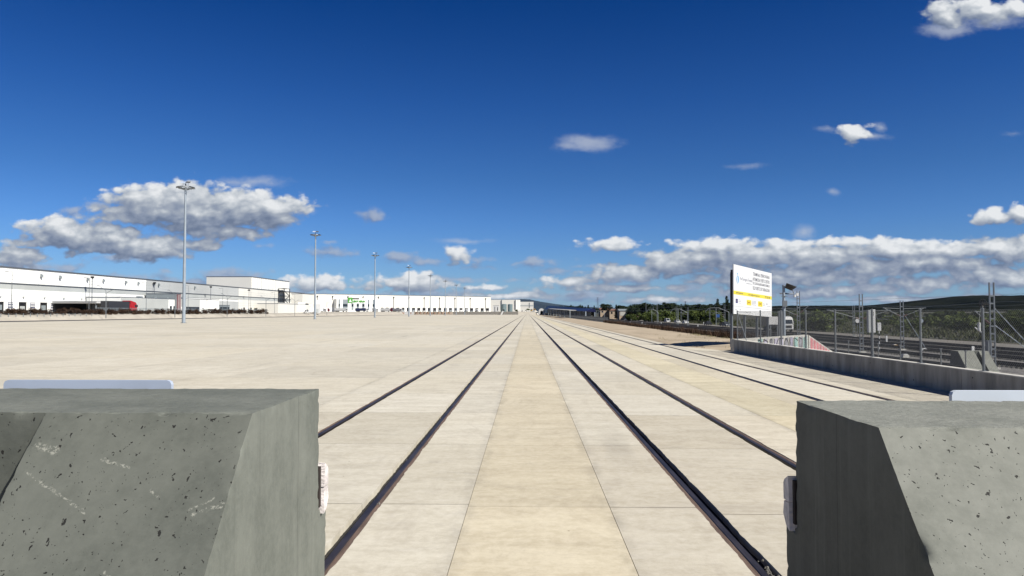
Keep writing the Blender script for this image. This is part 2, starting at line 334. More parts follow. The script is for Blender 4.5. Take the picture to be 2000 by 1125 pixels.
M_hill = mat('shaded_hill_scrub', (.007, .010, .008), 1, .45, .012, spec=0, col2=(.020, .022, .015), detail=12, bump=.8, bscale=.02)  # cloud shadow on the hill is put into this near-black colour
M_orange = mat('excavator_yellow', (.62, .34, .03), .5, .1, 1)
M_pink = mat('graffiti_pink', (.62, .22, .24), .8, .3, 2)
M_glet = mat('graffiti_grey', (.30, .30, .33), .8, .3, 2)
M_gteal = mat('graffiti_teal', (.30, .48, .45), .8, .3, 2)
M_gblk = mat('graffiti_black', (.02, .02, .02), .8, .2, 2)
M_solar = mat('solar_cells', (.12, .125, .135), .2, .1, 4)

# ------------------------------------------------------------------ mesh builder
class MB:
    def __init__(s, o=(0, 0, 0)): s.v = []; s.f = []; s.o = Vector(o); s.mi = []; s.cur = 0
    def add(s, vs, fs):
        n = len(s.v); s.v += [Vector(v) - s.o for v in vs]
        for f in fs: s.f.append([n + i for i in f]); s.mi.append(s.cur)
        return s
    def box(s, x0, x1, y0, y1, z0, z1):
        return s.add([(x0,y0,z0),(x1,y0,z0),(x1,y1,z0),(x0,y1,z0),(x0,y0,z1),(x1,y0,z1),(x1,y1,z1),(x0,y1,z1)],
                     [(0,3,2,1),(4,5,6,7),(0,1,5,4),(1,2,6,5),(2,3,7,6),(3,0,4,7)])
    def prism(s, pts, axis, a, b):          # polygon extruded along an axis (pts in the other two axes, in order)
        def P(p, t):
            return {'x': (t, p[0], p[1]), 'y': (p[0], t, p[1]), 'z': (p[0], p[1], t)}[axis]
        n = len(pts)
        return s.add([P(p, a) for p in pts] + [P(p, b) for p in pts],
                     [tuple(range(n))[::-1], tuple(range(n, 2 * n))] + [(i, (i + 1) % n, n + (i + 1) % n, n + i) for i in range(n)])
    def tube(s, a, b, r, r2=None, n=8):
        a = Vector(a); b = Vector(b); d = (b - a).normalized(); r2 = r if r2 is None else r2
        u = d.orthogonal().normalized(); w = d.cross(u)
        A = [a + (u * math.cos(2*math.pi*i/n) + w * math.sin(2*math.pi*i/n)) * r for i in range(n)]
        B = [b + (u * math.cos(2*math.pi*i/n) + w * math.sin(2*math.pi*i/n)) * r2 for i in range(n)]
        return s.add(A + B, [tuple(range(n))[::-1], tuple(range(n, 2*n))] + [(i, (i+1) % n, n+(i+1) % n, n+i) for i in range(n)])
    def path(s, pts, r, n=6):
        for a, b in zip(pts, pts[1:]): s.tube(a, b, r, r, n)
        return s
    def build(s, name, m, parent=None, smooth=False):
        me = bpy.data.meshes.new(name); me.from_pydata([tuple(v) for v in s.v], [], s.f)
        for q in (m if isinstance(m, (list, tuple)) else [m]): me.materials.append(q)
        if any(s.mi): me.polygons.foreach_set('material_index', s.mi)
        bm = bmesh.new(); bm.from_mesh(me); bmesh.ops.recalc_face_normals(bm, faces=bm.faces); bm.to_mesh(me); bm.free()
        if smooth: me.polygons.foreach_set('use_smooth', [True] * len(me.polygons)); me.set_sharp_from_angle(angle=R(40))
        me.update()
        o = bpy.data.objects.new(name, me); COL.objects.link(o)
        if parent: o.parent = parent
        return o
def tag(o, label, cat, group=None, kind=None):
    if label: o['label'] = label
    if cat: o['category'] = cat
    if group: o['group'] = group
    if kind: o['kind'] = kind
    return o
def thing(name, label, cat, loc=(0, 0, 0), rz=0, group=None):
    o = bpy.data.objects.new(name, None); COL.objects.link(o); o.location = loc; o.rotation_euler = (0, 0, rz)
    o.empty_display_size = .3
    return tag(o, label, cat, group)
def struct(o): o['kind'] = 'structure'; return o
def kids(o): return [c for c in ALLKIDS(o)]
def ALLKIDS(o): return [c for c in COL.objects if c.parent == o]
def dup(root, loc, rz=0, label=None, scale=None):
    r = root.copy(); COL.objects.link(r); r.location = loc; r.rotation_euler = (0, 0, rz)
    if label: r['label'] = label
    if scale: r.scale = scale
    for ch in KC(root):
        c = ch.copy(); COL.objects.link(c); c.parent = r
        for g in KC(ch):
            d = g.copy(); COL.objects.link(d); d.parent = c
    return r
_kc = {}
def KC(o):
    if o.name not in _kc: _kc[o.name] = [c for c in bpy.data.objects if c.parent == o]
    return _kc[o.name]
ORD = ['first', 'second', 'third', 'fourth', 'fifth', 'sixth', 'seventh', 'eighth', 'ninth', 'tenth', 'eleventh', 'twelfth',
       'thirteenth', 'fourteenth', 'fifteenth', 'sixteenth', 'seventeenth', 'eighteenth', 'nineteenth', 'twentieth'] 
ORD += ['twenty-' + w for w in ORD[:9]] + ['thirtieth'] + ['thirty-' + w for w in ORD[:9]] + ['fortieth'] + ['forty-' + w for w in ORD[:9]] + ['fiftieth'] + ['fifty-' + w for w in ORD[:9]] + ['sixtieth'] + ['sixty-' + w for w in ORD[:9]]
ORD = ORD[:69]
def gp(px, py, z=0.0):
    Y = (CH - z) * FX / (py - HZ); return ((px - VX) / FX * Y, Y, z)
def at(px, Y, z=0.0): return ((px - VX) / FX * Y, Y, z)
def zat(py, Y): return CH + (HZ - py) * Y / FX

# ================================================================== ground
def lerp(a, b, t): return a + (b - a) * max(0.0, min(1.0, t))
def plateau(y): return lerp(2.0, 3.5, (y - 500) / 340)
def gz(x, y):
    z = -.2
    if x < -141:
        z = lerp(-.2, 1.3, (-141 - x) / 2.5) if x > -143.5 else lerp(1.3, plateau(y), (-143.5 - x) / 4.5)
    if y > 856 and x < 60:
        z = max(z, lerp(lerp(-.2, 3.5, (y - 856) / 6), -.2, (x - 5) / 45))
    if x > 9.5:
        if y < 41.5 or (x > 12 and y < 42 + (x - 11.6) * 1.12 + 1.0 and x < 26):
            z = lerp(-.2, -2.5, (x - 11.65) / 2.0)
        else:
            e = 17.6 + (0 if y < 400 else (y - 400) * .01)
            z = lerp(-.03, -2.5, (x - e) / 5.5)
        if x > 72: z += min(14, (x - 72) * .0105)
        if x > 20 and y > 700: z = lerp(z, 1.0, (y - 700) / 2500)
    return z
def axis(bs):
    out = []
    for (a, b, n) in bs: out += [a + (b - a) * i / n for i in range(n)]
    return out + [bs[-1][1]]
XS = axis([(-26000, -3000, 6), (-3000, -400, 10), (-400, -148, 8), (-148, -143.5, 2), (-143.5, -141, 2), (-141, 9.5, 12), (9.5, 11.6, 2),
           (11.6, 13.6, 4), (13.6, 17.6, 4), (17.6, 26, 9), (26, 72, 8), (72, 400, 12), (400, 3000, 10), (3000, 26000, 6)])
YS = axis([(-400, 0, 3), (0, 36, 6), (36, 62, 26), (62, 200, 14), (200, 500, 12), (500, 856, 10), (856, 862, 3), (862, 1500, 10), (1500, 6000, 8), (6000, 30000, 6)])
g = MB(); gm = []
for y in YS:
    for x in XS: g.v.append(Vector((x, y, gz(x, y) + (mn.noise(Vector((x*.4, y*.2, 0))) * .05 if 9.6 < x < 17 and y > 44 else 0))))
nx = len(XS)
for j in range(len(YS) - 1):
    for i in range(nx - 1):
        g.f.append([j*nx+i, j*nx+i+1, (j+1)*nx+i+1, (j+1)*nx+i])
        xm, ym = (XS[i] + XS[i+1]) / 2, (YS[j] + YS[j+1]) / 2
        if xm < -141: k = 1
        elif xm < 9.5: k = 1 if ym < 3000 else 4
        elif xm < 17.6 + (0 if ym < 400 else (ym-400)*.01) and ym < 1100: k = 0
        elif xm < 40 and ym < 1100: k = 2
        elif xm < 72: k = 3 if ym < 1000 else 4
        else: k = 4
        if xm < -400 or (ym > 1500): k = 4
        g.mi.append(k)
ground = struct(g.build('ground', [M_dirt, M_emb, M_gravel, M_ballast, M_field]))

# sheets of the railway corridor and roads
def strip(name, m, pts_l, pts_r, dz=0.0, kind='structure'):
    b = MB(); n = len(pts_l)
    b.add([(x, y, z + dz) for x, y, z in pts_l] + [(x, y, z + dz) for x, y, z in pts_r], [(i, i+1, n+i+1, n+i) for i in range(n-1)])
    o = b.build(name, m); o['kind'] = kind; return o
yy = [20, 60, 150, 300, 500, 690]
strip('trackbed', M_ballast, [(30.5, y, -2.46) for y in yy], [(62.5, y, -2.46) for y in yy])
strip('road', M_road, [(64.3, y, -2.44) for y in yy], [(71.0, y, -2.44) for y in yy])
yy = [40, 200, 500, 700, 850]
strip('lorry_lane', M_asph, [(-140.6, y, -.055) for y in yy], [(-121.5, y, -.055) for y in yy])

# ------------------------------------------------------------------ yard slabs
rails_x = [-3.69, -1.75, 1.97, 3.76, 7.18, 8.93]
YE = 852.0
HW = .108                                             # half width of a rail slot
cuts = sorted([-4.81, -.66, .91, 4.86, 6.22, 9.62] + rails_x)
lanes = []                                            # (x0, x1, left is rail, right is rail)
for a, b in zip(cuts, cuts[1:]):
    lanes.append((a + (HW if a in rails_x else .003), b - (HW if b in rails_x else .003), a in rails_x, b in rails_x, a, b))
x = -4.81
while x > -121:
    w = 5.35; lanes.insert(0, (max(x - w, -121.4) + .007, x - .007, False, False, x - w, x)); x -= w
def ragged(x, y, side):
    if y > 45: return x
    amp = .016 * (1 if y < 25 else .5)
    v = mn.noise(Vector((x * 7 + 3, y * 1.7, 0))) + .7 * mn.noise(Vector((x * 7 + 9, y * 9, 4)))
    return x + side * (max(-.3, v) * amp)
me_v, me_f, tones = [], [], []
rs = random.Random(5)
for (a, b, lr, rr, ca, cb) in lanes:
    y0 = 8.28 if -.7 < a < .95 else (8.37 if b < 0 else 8.02)
    step = 3.81 if a > -5 else 5.35
    ys = []
    y = y0 - step * 3
    while y < YE: ys.append(y); y += step
    ys.append(YE)
    yel = (ca == -.66) or (ca == 4.86)
    for s, e in zip(ys, ys[1:]):
        t = rs.uniform(.90, 1.06) if b > -5 else rs.uniform(.925, 1.06); w = rs.random()
        c = (t, t * (1 - .015 * w), t * (1 - .05 * w))
        if ca == -.66:
            k = lerp(1, .25, (s - 30) / 130); c = (t * .995, t * lerp(1, .948, k), t * lerp(1, .852, k))
        if ca in (4.86,): c = (t * 1.02, t * .985, t * .86)
        if ca == 6.22 or cb in (7.18,): c = (t * 1.0, t * .97, t * .90)
        if s < 12 and a > -.7 and ca > .9: c = (c[0] * .98, c[1] * .965, c[2] * .95)
        s2, e2 = s + .006, e - .006
        if (lr or rr) and s < 45:
            n = int((e2 - s2) / .06)
            L = [(ragged(a, s2 + (e2 - s2) * i / n, -1) if lr else a, s2 + (e2 - s2) * i / n) for i in range(n + 1)]
            Rr = [(ragged(b, s2 + (e2 - s2) * i / n, 1) if rr else b, s2 + (e2 - s2) * i / n) for i in range(n + 1)]
            k0 = len(me_v); m_ = n + 1
            me_v += [(x, y, 0) for x, y in L] + [(x, y, 0) for x, y in Rr] + [(x, y, -.1) for x, y in L] + [(x, y, -.1) for x, y in Rr]
            for i in range(n):
                for f in ((k0+i, k0+m_+i, k0+m_+i+1, k0+i+1), (k0+i, k0+i+1, k0+2*m_+i+1, k0+2*m_+i), (k0+m_+i, k0+3*m_+i, k0+3*m_+i+1, k0+m_+i+1)):
                    me_f.append(f); tones.append(c)
            continue
        k0 = len(me_v)
        me_v += [(a, s2, 0), (b, s2, 0), (b, e2, 0), (a, e2, 0), (a, s2, -.1), (b, s2, -.1), (b, e2, -.1), (a, e2, -.1)]
        fs = [(0, 1, 2, 3)]
        if s < 60: fs += [(0, 4, 5, 1), (2, 6, 7, 3)]
        fs += [(1, 5, 6, 2), (3, 7, 4, 0)]
        for f in fs: me_f.append(tuple(k0 + i for i in f)); tones.append(c)
# apron between the last slab and the fence wall
for i in range(12):
    s, e = -2 + i * 3.81, min(-2 + (i + 1) * 3.81, 41.4)
    if s >= e: continue
    k0 = len(me_v); xr = 11.5
    me_v += [(9.626, s + .003, 0), (xr, s + .003, 0), (xr, e - .003, 0), (9.626, e - .003, 0)]
    t = rs.uniform(.95, 1.03); me_f.append((k0, k0+1, k0+2, k0+3)); tones.append((t, t * .98, t * .95))
k0 = len(me_v); me_v += [(9.626, 41.4, 0), (11.5, 41.4, 0), (9.626, 48.5, 0)]; me_f.append((k0, k0+1, k0+2)); tones.append((1, .985, .95))
me = bpy.data.meshes.new('yard_pavement'); me.from_pydata(me_v, [], me_f)
ca_ = me.color_attributes.new('slab_tone', 'FLOAT_COLOR', 'CORNER')
data = []
for p, c in zip(me.polygons, tones): data += [*c, 1.0] * p.loop_total
ca_.data.foreach_set('color', data)
me.materials.append(M_slab)
yard = bpy.data.objects.new('yard_pavement', me); COL.objects.link(yard); struct(yard)
# mortar bed under the joints, leaving the rail slots open
b = MB(); xs = [-121.4] + [v for r in rails_x for v in (r - .13, r + .13)] + [9.6]
for i in range(0, len(xs), 2): b.add([(xs[i], -4, -.012), (xs[i+1], -4, -.012), (xs[i+1], YE, -.012), (xs[i], YE, -.012)], [(0, 1, 2, 3)])
struct(b.build('joint_bed', M_joint))

# ------------------------------------------------------------------ embedded rails
rail_labels = ['leftmost rail, running out from behind the left barrier block', 'left rail beside the yellowish strip, passing the left barrier block',
               'rail just right of the yellowish strip, near the right barrier block', 'rail running out from behind the right barrier block corner',
               'second rail from the right edge of the pale concrete yard', 'rightmost rail, nearest the low grey wall']
for rx, lab in zip(rails_x, rail_labels):
    sgn = 1 if rx in (-3.69, 1.97, 7.18) else -1     # side of the flangeway
    t = thing('embedded_rail', 'dark steel ' + lab, 'rail', (rx, 4, 0), 0, 'rails sunk into the concrete yard')
    h = MB(); x0, x1 = sorted((-.052 * sgn, .022 * sgn))
    pts = [(x0, -.09), (x1, -.09), (x1, -.014), (x1 - .008, -.005), (x0 + .008, -.005), (x0, -.014)]
    for s, e in ((-6, 20), (20, 60), (60, 200), (200, YE - 4)): h.prism(pts, 'y', s, e - .004)
    h.build('rail_head', M_steel, t)
    f = MB(); x0, x1 = sorted((-.112 * sgn, -.054 * sgn))
    for i in range(70):
        s = -6 + i * .5; e = s + .5
        f.box(x0, x1, s, e, -.1, -.010 + .004 * mn.noise(Vector((rx, s * 2, 0))))
    f.box(x0, x1, 29, YE - 4, -.1, -.010)
    f.build('filler_strip', M_rust, t)
    q = MB(); x0, x1 = sorted((.024 * sgn, .135 * sgn)); q.box(x0, x1, -6, YE - 4, -.12, -.075); q.build('flangeway_floor', M_gap, t)
# broken concrete crumbs in the slot of the near right rail
rs = random.Random(3)
for (rx, ry, n) in ((2.02, 6.25, 26), (-1.70, 8.35, 7), (-1.78, 11.0, 5), (-1.80, 15.3, 5)):
    b = MB((rx, ry, -.05))
    for i in range(n):
        x, y, s = rx + rs.uniform(-.03, .05), ry + rs.gauss(0, .16 if n > 9 else .04), rs.uniform(.006, .020)
        z = -.055 + rs.uniform(0, .05)
        P = [Vector((rs.uniform(.6, 1.2) * math.cos(a) * s, rs.uniform(.6, 1.3) * math.sin(a) * s, 0)) for a in (0, 1.2, 2.4, 3.7, 5)]
        b.add([Vector((x, y, z)) + p for p in P] + [Vector((x, y, z + s * 1.1)) + p * .5 for p in P], [(4, 3, 2, 1, 0), (5, 6, 7, 8, 9)] + [(k, (k+1) % 5, 5 + (k+1) % 5, 5 + k) for k in range(5)])
    o = b.build('concrete_crumbs', mat('crumb', (.20, .19, .17), .9, .4, 30)); o.location = (rx, ry, -.05)
    tag(o, 'loose grey crumbs lying in the slot of a rail', 'rubble', None, 'stuff')

# ------------------------------------------------------------------ concrete buffer blocks in the foreground
def block(name, label, x_in, sgn, yn, yb, zt, M, jig):
    # x_in: face towards the camera axis; sgn: direction in which the block continues
    t = thing(name, label, 'concrete block', (x_in, yn, 0), 0, 'concrete buffer blocks in front of the tracks')
    k = .875
    foot = zt * k + .0
    butt = [(0, zt), (-foot, 0), (yb - yn + .17, 0), (yb - yn + .17, .88), (yb - yn + .15, .90), (yb - yn, .915), (yb - yn, zt)]
    mid = [(0, zt), (0.0, 0), (yb - yn + .17, 0), (yb - yn + .17, .88), (yb - yn + .15, .90), (yb - yn, .915), (yb - yn, zt)]
    bm = bmesh.new()
    for (a, b, pr) in ((0, 1.0, butt), (1.0, 2.6, mid), (2.6, 3.6, butt)):
        xa, xb = sorted((sgn * a, sgn * b))
        vs = [bm.verts.new((xx, y, z)) for xx in (xa, xb) for (y, z) in pr]; n = len(pr)
        fs = [bm.faces.new(vs[:n]), bm.faces.new(vs[n:][::-1])]
        for i in range(n): fs.append(bm.faces.new([vs[i], vs[(i+1) % n], vs[n+(i+1) % n], vs[n+i]]))
    bmesh.ops.recalc_face_normals(bm, faces=bm.faces)
    # remember the arrises before cutting
    ar = []
    for e in bm.edges:
        if abs(abs(e.verts[0].co.x) - 1.0) < 1e-4 and abs(e.verts[0].co.x - e.verts[1].co.x) < 1e-4 and min(e.verts[0].co.y, e.verts[1].co.y) > -1e-4: continue
        if abs(abs(e.verts[0].co.x) - 2.6) < 1e-4 and abs(e.verts[0].co.x - e.verts[1].co.x) < 1e-4 and min(e.verts[0].co.y, e.verts[1].co.y) > -1e-4: continue
        if e.is_manifold and e.calc_face_angle(0) > .35: ar.append((e.verts[0].co.copy(), e.verts[1].co.copy(), (e.link_faces[0].normal + e.link_faces[1].normal).normalized()))
    def cut(ax, lo, hi, st):
        n = Vector([1 if i == ax else 0 for i in range(3)]); c = lo + st * .5
        while c < hi:
            bmesh.ops.bisect_plane(bm, geom=bm.verts[:] + bm.edges[:] + bm.faces[:], plane_co=n * c, plane_no=n, dist=1e-5); c += st
    cut(2, .55, zt, .026); cut(1, -.75, yb - yn, .026)
    xl, xh = sorted((0, sgn * 1.25)); cut(0, xl, xh, .02)
    xl, xh = sorted((sgn * 1.25, sgn * 2.4)); cut(0, xl, xh, .05)
    for v in bm.verts:
        d = Vector((0, 0, 0)); p = v.co
        for a, b, nn in ar:
            ab = b - a; tt = max(0, min(1, (p - a).dot(ab) / ab.length_squared)); dist = (p - (a + ab * tt)).length
            if dist < .024:
                w = (1 - dist / .024)
                q = p * 13 + jig
                am = .0012 + .010 * max(0, mn.noise(q)) + .030 * max(0, mn.noise(p * 17 + jig) - .16)
                d -= nn * am * w
        d += Vector((mn.noise(p * 2.3 + jig), mn.noise(p * 2.3 - jig), mn.noise(p * 5.3 + jig * 2) * .9)) * .0035
        v.co = p + d
    for e in bm.edges:
        e.smooth = not (e.is_manifold and e.calc_face_angle(0) > .6)
    for f in bm.faces: f.smooth = True
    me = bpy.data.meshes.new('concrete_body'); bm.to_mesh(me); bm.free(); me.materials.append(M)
    o = bpy.data.objects.new('concrete_body', me); COL.objects.link(o); o.parent = t
    # timber bumper on the back ledge, two boards on a dark backing
    yb_ = yb - yn
    xa, xb = sorted((sgn * .045, sgn * .40)); 
    if sgn > 0: xa, xb = -.026, .40
    else: xa, xb = -.40, .026
    w = MB()
    for (z0, z1, ex) in ((.885, 1.045, .0), (1.05, 1.20, -.012)):
        cz = (z0 + z1) / 2
        w.prism([(yb_ + .035, z0), (yb_ + .090, z0 + .02), (yb_ + .138 + ex, cz), (yb_ + .122 + ex, z1 - .004), (yb_ + .04, z1)] if z0 < 1 else
                [(yb_ + .035, z0), (yb_ + .128, z0), (yb_ + .130, cz + .02), (yb_ + .11, z1 - .03), (yb_ + .05, z1)], 'x', xa, xb - .0)
    wo_ = w.build('timber_bumper', M_wood, t)
    w = MB(); w.box(xa + .02, xb - .02, yb_ + .004, yb_ + .034, .93, 1.18); w.build('bumper_plate', M_woodd, t)
    # marker panel standing behind the block, held by two posts
    pz = zt + .002
    pa, pb = (1.2, 2.4)
    y_ = (5.18 if sgn < 0 else 4.86) - yn
    w = MB(); xa, xb = sorted((sgn * pa, sgn * pb)); r_ = .03
    w.prism([(xa, .95), (xb, .95), (xb, pz - r_), (xb - r_*.3, pz - r_*.3), (xb - r_, pz), (xa + r_, pz), (xa + r_*.3, pz - r_*.3), (xa, pz - r_)], 'y', y_, y_ + .035)
    pn = w.build('marker_panel', M_panel if sgn < 0 else mat('sunlit_pale_panel', (.88, .96, 1.04), .5, .06, 2), t)  # right panel whiter: its sunlit brightness is put into the colour
    w = MB(); 
    for xx in (xa + .2, xb - .2): w.box(xx - .025, xx + .025, y_ - .052, y_ - .002, .0, 1.5)
    w.build('panel_posts', M_galv, t)
    return t
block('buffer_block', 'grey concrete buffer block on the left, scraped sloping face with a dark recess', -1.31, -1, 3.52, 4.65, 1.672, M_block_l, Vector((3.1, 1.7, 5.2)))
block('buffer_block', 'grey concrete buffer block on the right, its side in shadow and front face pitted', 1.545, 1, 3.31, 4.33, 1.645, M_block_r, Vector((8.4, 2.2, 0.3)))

# ------------------------------------------------------------------ fence wall on the right
WX = 11.47
t = thing('boundary_wall', 'low grey concrete wall carrying the chain-link fence', 'wall', (WX, 41.4, 0))
b = MB((WX, 41.4, 0))
y = -1.0
jl = []
while y < 41.35:
    e = min(y + 2.98, 41.4); b.box(WX, WX + .26, y + .010, e - .010, -.3, .645); jl.append(e); y = y + 2.98
b.box(WX + .03, WX + .25, -1, 41.38, -.3, .635)
b.build('wall_body', M_conc, t)
b = MB((WX, 41.4, 0)); b.box(WX - .004, WX + .264, -1, 41.404, .646, .668); b.build('coping', M_conc_top, t)
b = MB((WX, 41.4, 0)); rs = random.Random(2)
for j in range(0, 14):
    for zz in (.16, .48):
        if rs.random() < .75: yy_ = 1.5 + j * 2.98 + rs.uniform(-.3, .3); b.tube((WX - .004, yy_, zz), (WX + .01, yy_, zz), .022, .022, 8)
b.build('tie_holes', M_dark, t)

fence = thing('chain_link_fence', 'galvanised chain-link fence with steel posts along the low wall', 'fence', (11.6, 41.2, .668))
O = (11.6, 41.2, .668); FT = 2.235
post_y = [41.15, 37.1, 34.1, 31.1, 28.15, 25.15, 22.1, 19.1, 16.1, 13.1]
for i, y in enumerate(post_y):
    b = MB(O); b.tube((11.6, y, .668), (11.6, y, FT + .03), .034, .034, 10); b.tube((11.6, y, FT + .03), (11.6, y, FT + .05), .04, .01, 10)
    b.box(11.52, 11.68, y - .08, y + .08, .669, .68); b.build('post', M_galv, fence)
b = MB(O)
b.tube((11.6, 41.1, 2.15), (11.6, 39.5, .70), .024, .024, 8); b.build('brace', M_galv, fence)
b = MB(O); b.tube((11.6, 13.2, 2.1), (11.6, 14.9, .70), .02); b.build('brace', M_galv, fence)
b = MB(O)
for z in (.73, 1.45, FT - .01): b.tube((11.565, 13.1, z), (11.565, 41.1, z), .0035, .0035, 4)
pitch = .075; H = FT - .72; y = 13.1 - H
xw = 11.565
while y < 41.1:
    for s in (1, -1):
        ya, yb_ = (y, y + H) if s > 0 else (y + H, y)
        za, zb = .72, FT
        # clip to the fence length
        def cl(ya, za, yb2, zb):
            pts = []
            for (yq, zq, yo, zo) in ((ya, za, yb2, zb), (yb2, zb, ya, za)):
                if yq < 13.1: f_ = (13.1 - yq) / (yo - yq) if yo != yq else 0; yq, zq = 13.1, zq + (zo - zq) * f_
                if yq > 41.1: f_ = (41.1 - yq) / (yo - yq) if yo != yq else 0; yq, zq = 41.1, zq + (zo - zq) * f_
                pts.append((yq, zq))
            return pts
        (a1, z1), (a2, z2) = cl(ya, za, yb_, zb)
        if abs(a1 - a2) > .05: b.tube((xw + .002 * s, a1, z1), (xw + .002 * s, a2, z2), .0026, .0026, 3)
    y += pitch
b.build('chain_link_mesh', M_galv, fence)

# graffiti ramp walls beyond the fence
t = thing('graffiti_wall', 'pale ramp wall sprayed with grey, black and pink graffiti behind the fence', 'wall', (18.8, 50.0, -2.5))
O = (18.8, 50.0, -2.5)
def wallseg(b, a, c, za, zc, th):
    a = Vector((*a, 0)); c = Vector((*c, 0)); d = (c - a).normalized(); n = Vector((-d.y, d.x, 0)) * th
    vs = []
    for p, z in ((a, za), (c, zc)):
        for q in (p, p + n): vs += [(q.x, q.y, -2.6), (q.x, q.y, z)]
    b.add(vs, [(0, 1, 5, 4), (2, 6, 7, 3), (1, 3, 7, 5), (0, 2, 3, 1), (4, 5, 7, 6)])
b = MB(O); wallseg(b, (11.75, 42.1), (18.8, 50.0), .66, .68, .3); wallseg(b, (18.85, 50.0), (22.4, 54.6), .66, -.75, .3); b.build('wall_body', M_grcon, t)
def on(a, c, u, off=-.012):
    a = Vector((*a, 0)); c = Vector((*c, 0)); d = (c - a).normalized(); n = Vector((-d.y, d.x, 0)); return a + d * u + n * off
A, Cc = (11.75, 42.1), (18.8, 50.0)
import itertools
GL = {'S': [[(1,.85),(.1,1),(0,.6),(.9,.45),(1,.1),(0,0)]], 'R': [[(0,0),(.05,1),(.9,.9),(.8,.5),(.1,.5),(1,0)]], 'A': [[(0,0),(.4,1),(.6,1),(1,0)], [(.2,.35),(.8,.35)]],
      'K': [[(0,0),(0,1)], [(1,1),(.05,.5),(1,0)]], 'E': [[(1,1),(0,1),(0,0),(1,0)], [(0,.5),(.8,.5)]], 'O': [[(.1,0),(0,.8),(.4,1),(1,.8),(.9,.1),(.1,0)]], 'N': [[(0,0),(.1,1),(.85,.05),(1,1)]]}
def stroke(b, seg, A, Cc, u0, w, z0, z1, th, off, slope=0.0):
    for p, q in zip(seg, seg[1:]):
        pu, pz = u0 + p[0] * w, z0 + p[1] * (z1 - z0); qu, qz = u0 + q[0] * w, z0 + q[1] * (z1 - z0)
        L = math.hypot(qu - pu, qz - pz) or 1; nxu, nz = -(qz - pz) / L * th, (qu - pu) / L * th
        P = []
        for (u, z) in ((pu + nxu, pz + nz), (pu - nxu, pz - nz), (qu - nxu, qz - nz), (qu + nxu, qz + nz)):
            v = on(A, Cc, u, off); P.append((v.x, v.y, z))
        b.add(P, [(0, 1, 2, 3)])
fills = [MB(O), MB(O), MB(O)]; outl = MB(O)
u = 2.9; rs = random.Random(9)
for ch in 'SRAKEONSRA':
    w = .62; zt_ = .60; zb_ = -.9
    k = rs.randrange(3)
    P = []
    for (uu, zz) in ((u - .05, zb_), (u + w + .03, zb_), (u + w + rs.uniform(-.08, .08), zt_), (u + rs.uniform(-.05, .08), zt_ - rs.uniform(0, .1))):
        v = on(A, Cc, uu, -.006); P.append((v.x, v.y, zz))
    fills[k].add(P, [(0, 1, 2, 3)])
    for seg in GL[ch]: stroke(outl, seg, A, Cc, u, w, zb_ + .1, zt_ - .05, .036, -.012)
    u += w + .14
pk = MB(O); A2, C2 = (18.85, 50.0), (22.4, 54.6); u = .3
for i in range(7):
    zt_ = .60 - u * .245; v0 = on(A2, C2, u, -.006); v1 = on(A2, C2, u + .5, -.006)
    pk.add([(v0.x, v0.y, zt_ - 1.3), (v1.x, v1.y, zt_ - 1.4), (v1.x, v1.y, zt_ - .15), (v0.x, v0.y, zt_ - .02)], [(0, 1, 2, 3)])
    u += .66
fills[0].build('graffiti_letters', M_glet, t); fills[1].build('graffiti_letters', M_gteal, t); fills[2].build('graffiti_letters', mat('graffiti_lilac', (.42, .40, .50), .8, .3, 2), t)
outl.build('graffiti_outline', M_gblk, t); pk.build('pink_graffiti', M_pink, t)

# low railing posts between wall and track
rp = None
for i, px in enumerate((1707, 1749, 1826, 1873, 1650)):
    Y = 13.6 * FX / (px - VX)
    if rp is None:
        rp = thing('railing_post', 'x', 'post', (13.6, Y, -2.4), 0, 'thin posts behind the low wall')
        b = MB(); b.tube((0, 0, 0), (0, 0, 3.35), .022, .022, 8); b.build('tube', M_galv, rp); b = MB(); b.box(-.03, .03, -.04, .04, 3.35, 3.38); b.build('cap', M_galv, rp); q = rp
    else: q = dup(rp, (13.6, Y, -2.4))
    q['label'] = ['thin grey post behind the low wall, left of the white signal box base', 'thin grey post behind the wall, before the guyed middle mast',
                  'thin grey post behind the wall, just left of the trapezoid buffer stop', 'thin grey post in front of the trapezoid buffer stop',
                  'thin grey post behind the wall, nearest the graffiti wall end'][i]

# ================================================================== text helper
def text(b, s, x0, z0, w, h, y=-.004, bold=0.0):
    cu = bpy.data.curves.new('t', 'FONT'); cu.body = s; cu.size = 1; cu.resolution_u = 2; cu.offset = bold; cu.fill_mode = 'FRONT'
    ob = bpy.data.objects.new('t', cu); COL.objects.link(ob)
    dg = bpy.context.evaluated_depsgraph_get(); me = bpy.data.meshes.new_from_object(ob.evaluated_get(dg))
    xs_ = [v.co.x for v in me.vertices]; ys_ = [v.co.y for v in me.vertices]
    ax, bx, ay, by = min(xs_), max(xs_), min(ys_), max(ys_)
    b.add([Vector((x0 + (v.co.x - ax) / (bx - ax) * w, y, z0 + (v.co.y - ay) / (by - ay) * h)) + b.o for v in me.vertices], [tuple(p.vertices) for p in me.polygons])
    bpy.data.objects.remove(ob); bpy.data.curves.remove(cu); bpy.data.meshes.remove(me)

